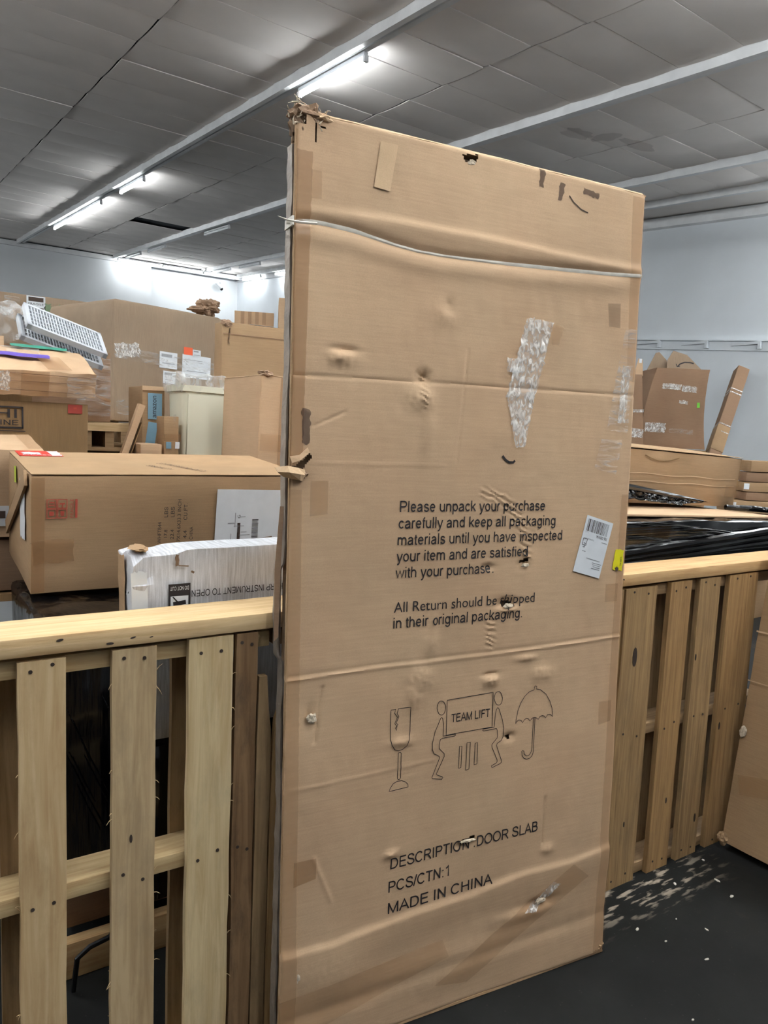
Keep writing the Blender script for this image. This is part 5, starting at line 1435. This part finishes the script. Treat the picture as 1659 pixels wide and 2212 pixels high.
# tall thin carton leaning at the back, with torn corner
rt, fm, dm = carton('tall_carton', 'tall thin carton with torn top corner, behind the cream bin', 1.568, 2.40, 4.20, 0.13, 0.0, 2.085, 'kraft_b', seed=28, amp=0.003)
decal(rt, 'top_fold', fm['front'], dm[0] / 2, dm[2] - 0.07, dm[0] * .98, 0.004, M['kraft_r'], 0, 0.002); decal(rt, 'paper_strip', fm['top'], 0.26, 0.03, 0.15, 0.03, M['paper'], R(-2))
lump('crushed_corner', (-dm[0] / 2 + 0.03, -dm[1] / 2 + 0.01, dm[2] - 0.01), (0.035, 0.02, 0.02), M['crumple_paper'], 61, 0.5, parent=rt)
decal(rt, 'tear', fm['front'], 0.045, dm[2] - 0.08, 0.008, 0.09, M['core'], R(-5), ragged=0.004)
# two cartons on a far stack
rt, fm, dm = carton('far_carton', 'far carton with striped tape on the stack behind the tall thin carton', 2.86, 3.25, 7.0, 0.5, 2.30, 2.605, 'kraft', seed=29, rot=(0, 0, R(-24)))
for k in range(4):
    decal(rt, 'packing_tape', fm['front'], 0.08 + 0.07 * k, 0.24, 0.035, 0.12, M['tape_dark'])
rt, fm, dm = carton('far_carton', 'topmost far carton, half hidden by the left edge of the tall carton', 3.20, 3.70, 6.7, 0.5, 2.30, 2.74, 'kraft', seed=30, rot=(0, 0, R(-24)))
decal(rt, 'packing_tape', fm['front'], 0.10, 0.22, 0.05, 0.43, M['tape_dark'])
rt, fm, dm = carton('stacked_carton', 'bulk floor carton carrying the two far cartons', 2.55, 3.95, 6.5, 1.3, 0.0, 2.298, 'kraft_c', seed=31, cell=0.15)

# worn carton just behind the long one
rt, fm, dm = carton('worn_carton', 'worn upright taped carton between the long carton and the tall one', 1.175, 1.70, 2.82, 0.42, 0.0, 1.70, 'kraft', rot=(0, R(1.5), 0), seed=32, amp=0.007, cell=0.05)
decal(rt, 'packing_tape', fm['front'], 0.115, 0.85, 0.05, 1.68, M['tape_dark'], R(0), 0.002); decal(rt, 'packing_tape', fm['front'], 0.10, 1.42, 0.18, 0.07, M['tape'], R(-1), 0.003)
lump('crushed_corner', (-dm[0] / 2 + 0.03, -dm[1] / 2 + 0.02, dm[2]), (0.03, 0.025, 0.014), M['crumple_paper'], 71, 0.5, parent=rt)
lump('torn_scrap', (-0.11, -dm[1] / 2 - 0.004, 1.56), (0.01, 0.006, 0.016), M['shred'], 73, 0.4, parent=rt)

# cream plastic bin in a clear bag
cb = thing('cream_bin', 'cream plastic bin in a clear bag beside the tall thin carton', 'bin', (1.195, 3.52, 1.302), (0, R(1.0), 0))
def bin_vf(w0, w1, d0, d1, h, rr=0.02, th=0.008):
    V, F = [], []
    def ring(w, d, z):
        pts = []
        for (sx, sy, a0) in ((1, -1, -90), (1, 1, 0), (-1, 1, 90), (-1, -1, 180)):
            for k in range(4):
                a = R(a0 + 30 * k)
                pts.append((sx * (w / 2 - rr) + rr * math.cos(a), sy * (d / 2 - rr) + rr * math.sin(a), z))
        return pts
    rings = [ring(w0, d0, 0), ring((w0 + w1) / 2, (d0 + d1) / 2, h / 2), ring(w1, d1, h - 0.03), ring(w1 + 0.02, d1 + 0.02, h - 0.028), ring(w1 + 0.02, d1 + 0.02, h), ring(w1 - 0.01, d1 - 0.01, h), ring(w0 - 0.02, d0 - 0.02, 0.012)]
    n = 16
    for r_ in rings:
        V += r_
    for i in range(len(rings) - 1):
        for k in range(n):
            F.append((i * n + k, i * n + (k + 1) % n, (i + 1) * n + (k + 1) % n, (i + 1) * n + k))
    F.append(tuple(range(n))[::-1]); F.append(tuple((len(rings) - 1) * n + k for k in range(n)))
    return V, F
V, F = bin_vf(0.20, 0.222, 0.20, 0.222, 0.362); mesh_obj('bin_body', V, F, M['cream'], cb, smooth=True)
v, f = box_vf(-0.085, 0.085, -0.118, -0.108, 0.03, 0.32); mesh_obj('front_ridge', v, f, M['cream'], cb)
def bagshape(p):
    q = p.copy(); k = max(0.0, p.z / 0.08)
    q.x -= 0.02 * k; q.y += 0.012 * noise.noise(p * 24) ; q.z += 0.012 * noise.noise(p * 19) * k
    return q
V, F = gbox(0.262, 0.25, 0.105, 0.02, 0.02, 0.006, 33, 12, shape=bagshape); mesh_obj('clear_bag', V, F, M['bag'], cb, (0, 0, 0.318), smooth=True)
# small things beside the bin
rt, fm, dm = carton('taped_carton', 'carton with pale blue lettered tape, left of the cream bin', 0.972, 1.085, 3.66, 0.26, 1.302, 1.662, 'kraft_b', seed=34)
decal(rt, 'top_flap', fm['front'], dm[0] / 2, dm[2] - 0.012, dm[0], 0.02, M['kraft'], 0, 0.004, 0.004)
tp = decal(rt, 'blue_tape', fm['front'], 0.062, 0.262, 0.068, 0.125, M['blue'], 0, 0.003, label='pale blue tape lettered amazon')
text(tp, 'tape_text', 'amazon', fm['front'], 0.068, 0.208, 0.105, 0.026, M['ink'], R(90), 0.0045)
decal(rt, 'blue_tape', fm['front'], 0.045, 0.12, 0.046, 0.13, M['blue'], R(-8), 0.0028)
rt, fm, dm = carton('small_carton', 'small brown carton in front of the blue taped carton', 0.995, 1.068, 3.37, 0.12, 1.302, 1.52, 'kraft_b', seed=35, rot=(0, R(-1), 0))
decal(rt, 'clear_tape', fm['front'], 0.05, 0.20, 0.012, 0.05, M['clearfilm']); decal(rt, 'blue_label', fm['front'], 0.022, 0.085, 0.024, 0.03, M['blue']); decal(rt, 'blue_label', fm['front'], 0.062, 0.085, 0.02, 0.03, M['paper'], R(-4))
decal(rt, 'packing_tape', fm['front'], 0.04, 0.12, 0.078, 0.03, M['tape_dark'])
t = thing('board_strip', 'bent strip of cardboard leaning left of the blue taped carton', 'cardboard', (0.885, 3.45, 1.302))
v, f = box_vf(-0.014, 0.014, -0.02, 0.02, 0.0, 0.275); mesh_obj('strip', v, f, M['kraft'], t, (-0.06, 0, 0.003), (0, R(19), 0))
v, f = box_vf(0.0, 0.004, -0.02, 0.10, 0.0, 0.19); mesh_obj('strip_fold', v, f, M['kraft_d'], t, (-0.035, 0, 0.003), (0, R(19), 0))
rt, fm, dm = carton('open_tray_carton', 'flat open carton at the foot of the blue taped carton', 0.885, 0.985, 3.36, 0.22, 1.302, 1.392, 'kraft', seed=36)
rt, fm, dm = carton('stacked_carton', 'floor carton carrying the cream bin and small cartons', 0.80, 1.45, 3.32, 0.66, 0.0, 1.30, 'kraft_d', seed=37)

# ------------------------------------------------------------------ right side: behind the brown pallet
# black-wrapped load
ld = thing('wrapped_load', 'low load in shiny black stretch film behind the right plank', 'wrapped load', (2.72, 2.2, 0.745))
V, F = gbox(1.46, 0.86, 0.30, 0.08, 0.004, 0.003, 3); mesh_obj('load_carton', V, F, M['kraft_b'], ld, (0, 0, 0.0), smooth=True)
def slope(p):
    q = p.copy(); q.z -= 0.055 * (p.x + 0.73) / 1.46
    return q
V, F = gbox(1.50, 0.90, 0.27, 0.03, 0.02, 0.012, 5, 5, shape=slope); mesh_obj('black_film', V, F, M['black'], ld, (0, 0, 0.215), smooth=True)
V, F = gbox(1.42, 0.78, 0.012, 0.1, 0.003, 0.002, 5, shape=slope); mesh_obj('carton_lid', V, F, M['kraft'], ld, (0.0, 0.05, 0.476), smooth=True)
for k, (z0, z1, rr) in enumerate(((0.335, 0.415, 0.017), (0.318, 0.385, 0.014), (0.30, 0.36, 0.012))):
    pts = [(-0.75 + 1.5 * i / 12, -0.462 - 0.004 * math.sin(i * 1.3 + k), z0 + (z1 - z0) * i / 12) for i in range(13)]
    v, f = tube_vf(pts, [rr * (1 + 0.2 * math.sin(i * 2.1 + k)) for i in range(13)], 8); mesh_obj('film_rope', v, f, M['black'], ld, smooth=True)
rn = random.Random(31)
for k in range(16):
    z = 0.30 + 0.165 * rn.random(); x = rn.uniform(-0.7, 0.0); L = rn.uniform(0.3, 0.7)
    v, f = tube_vf([(x, -0.447, z - .055 * (x + .73) / 1.46), (x + L / 2, -0.4505, z - 0.006 - .055 * (x + .73) / 1.46), (x + L, -0.447, z - 0.012 - .055 * (x + L + .73) / 1.46)], [0.001, 0.003, 0.001], 5)
    mesh_obj('film_ridge', v, f, M['black'], ld, smooth=True)
rt, fm, dm = carton('white_carton', 'white carton on the floor under the black wrapped load', 2.54, 2.98, 2.02, 0.45, 0.0, 0.742, 'whiteboard_carton', seed=41)
for zz in (0.30, 0.45, 0.6):
    decal(rt, 'printed_line', fm['front'], dm[0] / 2, zz, dm[0] * .9, 0.004, M['ink_soft'])
rt, fm, dm = carton('floor_carton', 'brown floor carton, rightmost under the black wrapped load', 3.02, 3.42, 1.95, 0.5, 0.0, 0.742, 'kraft_b', seed=42)
rt, fm, dm = carton('floor_carton', 'brown floor carton under the left end of the black wrapped load', 2.02, 2.42, 2.22, 0.40, 0.0, 0.742, 'kraft_b', seed=43)
# long carton on top
rt, fm, dm = carton('long_carton', 'long plain brown carton on top of the black wrapped load', 2.35, 3.573, 2.19, 0.36, 1.222, 1.476, 'kraft_b', rot=(R(5), R(2.4), 0), seed=44, amp=0.005)
w, d, h = dm
decal(rt, 'lid', fm['top'], w / 2, d / 2, w * .995, d * .99, M['kraft_b'], 0, 0.0005, 0.002)
for zz, mm in ((h * .56, 'kraft_lid'), (h * .42, 'kraft_lid')):
    ribbon(rt, 'fold_line', [(0.02 + w * .95 * i / 20, zz + 0.003 * math.sin(i)) for i in range(21)], 0.004, fm['front'], M[mm], 0.001)
ribbon(rt, 'dent_line', [(0.45 + 0.25 * i / 12, h - 0.028 - 0.022 * math.sin(math.pi * i / 12)) for i in range(13)], 0.006, fm['front'], M['kraft_d'], 0.001)
decal(rt, 'packing_tape', fm['front'], w - 0.06, h * .33, 0.10, 0.06, M['tape'])
decal(rt, 'edge_tape', fm['front'], w - 0.012, h / 2, 0.02, h * .96, M['tape'])
# crumpled black film hanging on its front
fs = thing('plastic_film', 'crumpled black plastic film draped on the long plain carton', 'plastic film', (2.85, 2.165, 1.216))
V, F = [], []
nx_, nz_ = 60, 14
for j in range(nz_ + 1):
    t = j / nz_
    for i in range(nx_ + 1):
        s = i / nx_
        x = -0.5 + 0.90 * s
        ztop = 0.135 - 0.135 * s
        zbot = 0.045 - 0.015 * s if s < .35 else max(-0.012, 0.045 - 0.09 * (s - .2)) if s < .8 else 0.0 + 0.02 * (s - .8)
        z = zbot * (1 - t) + max(ztop, zbot + 0.004) * t
        y = -0.006 - 0.022 * abs(noise.noise(Vector((x * 16, z * 30, 1)))) - 0.012 * abs(noise.noise(Vector((x * 45, z * 60, 4)))) - 0.02 * (1 - t)
        V.append((x, y, z + 0.006 * noise.noise(Vector((x * 25, 3, t)))))
n = len(V)
V += [(a, b + 0.0015, c) for a, b, c in V]
for j in range(nz_):
    for i in range(nx_):
        a = j * (nx_ + 1) + i
        F.append((a, a + 1, a + nx_ + 2, a + nx_ + 1)); F.append((n + a, n + a + nx_ + 1, n + a + nx_ + 2, n + a + 1))
mesh_obj('film_sheet', V, F, M['black_c'], fs)
v, f = tube_vf([(-0.52, -0.035, 0.125), (-0.2, -0.04, 0.085), (0.1, -0.035, 0.045), (0.4, -0.012, 0.008)], [0.012, 0.014, 0.011, 0.003], 7); mesh_obj('film_rope', v, f, M['black'], fs, smooth=True)
rb = thing('film_roll', 'short black roll lying at the right end of the wrapped load', 'roll', (3.46, 1.98, 1.185))
v, f = tube_vf([(-0.14, 0.10, 0.016), (0.0, 0.04, 0.012), (0.12, -0.04, 0.004)], [0.013, 0.015, 0.012], 10); mesh_obj('roll', v, f, M['black_c'], rb, smooth=True)

# cartons farther right
def quad_carton(name, label, base, ang_, wb, wt, h, d, mat, skew, seed):
    def shp(p):
        q = p.copy(); t = p.z / h
        ww = wb + (wt - wb) * t
        q.x = (p.x / wb + 0.5) * ww - wb / 2 + skew * t * t
        return q
    root = thing(name, label, 'carton', base, (0, 0, ang_))
    V, F = gbox(wb, d, h, 0.08, 0.006, 0.006, seed, 5, shape=shp); mesh_obj('body', V, F, M[mat], root, smooth=True)
    return root
A = R(-33.5)
oc = quad_carton('open_carton', 'tall open carton with raised flaps against the side wall', (7.10, 5.25, 1.43), A, 0.72, 0.57, 0.86, 0.5, 'kraft_r', 0.13, 50)
fo = lambda a, b, o: (a, -0.25 - o, b)
for (cx, cy, aw, ah, mm) in ((-0.06, 0.66, 0.20, 0.06, 'cleartape'), (0.13, 0.64, 0.16, 0.06, 'cleartape'), (0.08, 0.50, 0.09, 0.035, 'cleartape'), (-0.20, 0.22, 0.22, 0.10, 'cleartape'), (0.08, 0.19, 0.26, 0.05, 'clearfilm')):
    decal(oc, 'clear_tape', fo, cx, cy, aw, ah, M[mm], R(-3), 0.003, ragged=0.006)
decal(oc, 'green_sticker', fo, 0.24, 0.475, 0.030, 0.055, M['green'], R(4), 0.003)
def prism(name, poly, y0, th, mat, parent, tilt_=0.0):
    n = len(poly)
    V = [(a, y0 + (b - poly[0][1]) * tilt_, b) for a, b in poly]; V += [(a, y + th, b) for a, y, b in V]
    return mesh_obj(name, V, [tuple(range(n)), tuple(range(2 * n - 1, n - 1, -1))] + [(i, n + i, n + (i + 1) % n, (i + 1) % n) for i in range(n)], mat, parent)
prism('flap', [(-0.29, 0.70), (-0.10, 0.86), (0.03, 0.86), (0.02, 0.98), (-0.06, 1.07), (-0.10, 1.06)], 0.10, 0.006, M['kraft_c'], oc, 0.3)
fl2 = prism('flap', [(-0.02, 0.86), (0.33, 0.86), (0.36, 0.885), (0.21, 1.04), (0.06, 1.08), (-0.01, 0.97)], 0.05, 0.006, M['kraft_c'], oc, 0.3)
fmf = lambda a, b, o: (a, 0.05 + (b - 0.86) * 0.3 - o, b)
ribbon(fl2, 'printed_arrow', [(0.10, 0.905), (0.13, 0.935), (0.18, 0.955), (0.24, 0.955), (0.28, 0.945)], 0.014, fmf, M['ink'], 0.003)
ribbon(fl2, 'printed_arrow', [(0.085, 0.935), (0.095, 0.903), (0.125, 0.905)], 0.010, fmf, M['ink'], 0.003)
rt, fm, dm = carton('stacked_carton', 'bulk floor carton under the tall open carton', 6.62, 7.45, 4.95, 0.7, 0.0, 1.428, 'kraft_d', seed=51, rot=(0, 0, A))
sc_ = quad_carton('upright_carton', 'narrow upright carton half hidden by the right edge of the tall carton', (6.11, 4.96, 1.43), A, 0.26, 0.20, 0.72, 0.3, 'kraft_r', -0.01, 52)
fs_ = lambda a, b, o: (a, -0.15 - o, b)
decal(sc_, 'clear_tape', fs_, 0.0, 0.36, 0.20, 0.03, M['cleartape'], R(2), 0.003); decal(sc_, 'clear_tape', fs_, 0.0, 0.15, 0.22, 0.09, M['cleartape'], R(-4), 0.003, ragged=0.006)
pf = prism('flap', [(-0.02, 0.70), (0.07, 0.70), (0.055, 0.86), (0.015, 0.87)], -0.13, 0.005, M['kraft'], sc_)
decal(pf, 'label', lambda a, b, o: (a, -0.13 - o, b), 0.036, 0.845, 0.025, 0.04, M['paper'], 0, 0.002)
rt, fm, dm = carton('stacked_carton', 'bulk floor carton under the narrow upright carton', 5.963, 6.263, 4.788, 0.34, 0.0, 1.428, 'kraft_d', seed=53, rot=(0, 0, A))
# long box tube leaning on the side wall
b0, b1 = Vector((8.29, 5.76, 0.10)), Vector((10.02, 6.23, 2.56))
dirv = (b1 - b0).normalized()
lt = thing('long_tube_carton', 'long narrow carton leaning against the pale side wall', 'carton', b0)
lt.rotation_mode = 'QUATERNION'; lt.rotation_quaternion = dirv.to_track_quat('Z', 'Y')
Lb = (b1 - b0).length
V, F = gbox(0.17, 0.17, Lb, 0.10, 0.006, 0.004, 6, 4); mesh_obj('body', V, F, M['kraft_r'], lt, rot=(0, 0, R(38)), smooth=True)
for zz in (Lb * .62, Lb * .66, Lb * .84, Lb * .86):
    V, F = gbox(0.174, 0.174, 0.02, 0.1, 0.004, 0, 1); mesh_obj('clear_tape', V, F, M['cleartape'], lt, (0, 0, zz), (0, 0, R(38)))
V, F = gbox(0.178, 0.178, 0.42, 0.1, 0.006, 0.003, 9); mesh_obj('sleeve', V, F, M['kraft_b'], lt, (0, 0, Lb * .52), (0, 0, R(38)), smooth=True)
# stack of small cartons by the wall
zz = 0.0
heights = [0.30, 0.26, 0.20, 0.14, 0.11, 0.075, 0.085, 0.085, 0.10]
nm = ['lowest', 'second lowest', 'third lowest', 'fourth lowest', 'middle', 'fourth highest', 'third highest', 'second highest', 'topmost']
for k, hh in enumerate(heights):
    ww = (0.62, 0.62, 0.60, 0.56, 0.50, 0.30, 0.30, 0.31, 0.30)[k]
    cx, cy = 6.36 + (0.03, -0.02, 0.0, 0.05, 0.02, 0.05, 0.04, 0.06, 0.08)[k], 3.60
    rt, fm, dm = carton('small_carton', nm[k] + ' carton of the small brown stack at the right edge', cx - ww / 2, cx + ww / 2, cy, 0.3, zz, zz + hh, ('kraft_b', 'kraft_r')[k % 2], seed=60 + k, rot=(0, 0, R(-40 + 4 * (k % 3))), group='small cartons stacked at the right')
    if k in (4, 6, 8):
        decal(rt, 'label', fm['front'], (0.03 if k != 8 else ww - 0.03), hh * .55, 0.045, hh * .6, M['paper'])
    zz += hh + 0.002
rt, fm, dm = carton('small_carton', 'larger brown carton right of the small stack, at the right edge', 6.75, 7.15, 3.05, 0.4, 0.0, 1.02, 'kraft_b', seed=70, rot=(0, 0, R(-36)))
rt, fm, dm = carton('small_carton', 'brown carton on the larger one at the right edge', 6.76, 7.12, 3.06, 0.36, 1.022, 1.33, 'kraft_r', seed=71, rot=(0, 0, R(-36)))
decal(rt, 'label', fm['front'], 0.05, 0.22, 0.05, 0.09, M['paper'])

# flat carton leaning in the right foreground
lc = thing('leaning_carton', 'plain brown carton leaning at the right edge in front of the brown pallet', 'carton', (2.615, 0.985, 0.0), (0, R(8.2), R(1.0)))
V, F = gbox(0.16, 1.0, 1.18, 0.05, 0.006, 0.006, 77, 4); mesh_obj('body', V, F, M['kraft_b'], lc, (0, 0, 0.012), smooth=True)
fmS = lambda a, b, o: (-0.08 - o, 0.5 - a, b)
for zz, wv in ((0.815, 0.006), (0.63, 0.004)):
    ribbon(lc, 'crease', [(0.0 + 0.98 * i / 30, zz - 0.03 * i / 30 + 0.003 * math.sin(i * .7)) for i in range(31)], wv, fmS, M['kraft'], 0.001)
decal(lc, 'packing_tape', fmS, 0.25, 0.30, 0.44, 0.07, M['tape'], R(14), 0.0015)
lump('crushed_corner', (-0.078, 0.49, 0.03), (0.014, 0.02, 0.022), M['kraft_b'], 81, 0.4, parent=lc)
lump('torn_scrap', (-0.08, 0.485, 0.44), (0.008, 0.012, 0.02), M['shred'], 83, 0.4, parent=lc)

# ------------------------------------------------------------------ litter on the floor
rn = random.Random(17)
LIT = [(2.33, 1.36), (2.18, 1.42), (2.02, 1.30), (2.40, 1.46), (2.06, 1.22), (1.94, 1.14), (2.29, 1.28), (1.87, 1.33), (1.90, 1.25), (2.55, 1.0), (2.2, 0.9), (1.7, 1.02), (1.55, 0.95), (0.42, 1.30), (0.30, 1.72), (2.2, 1.75)]
for k, (x, y) in enumerate(LIT):
    o = thing('litter_scrap', 'tiny pale scrap of debris on the black floor', 'debris', (x, y, 0.0), (0, 0, rn.uniform(0, 3)), 'scraps on the floor')
    s = rn.uniform(0.002, 0.006)
    lump('scrap', (0, 0, 0.002), (s * rn.uniform(1, 2.4), s, 0.003), M['chip'], 90 + k, 0.4, parent=o, sub=1)
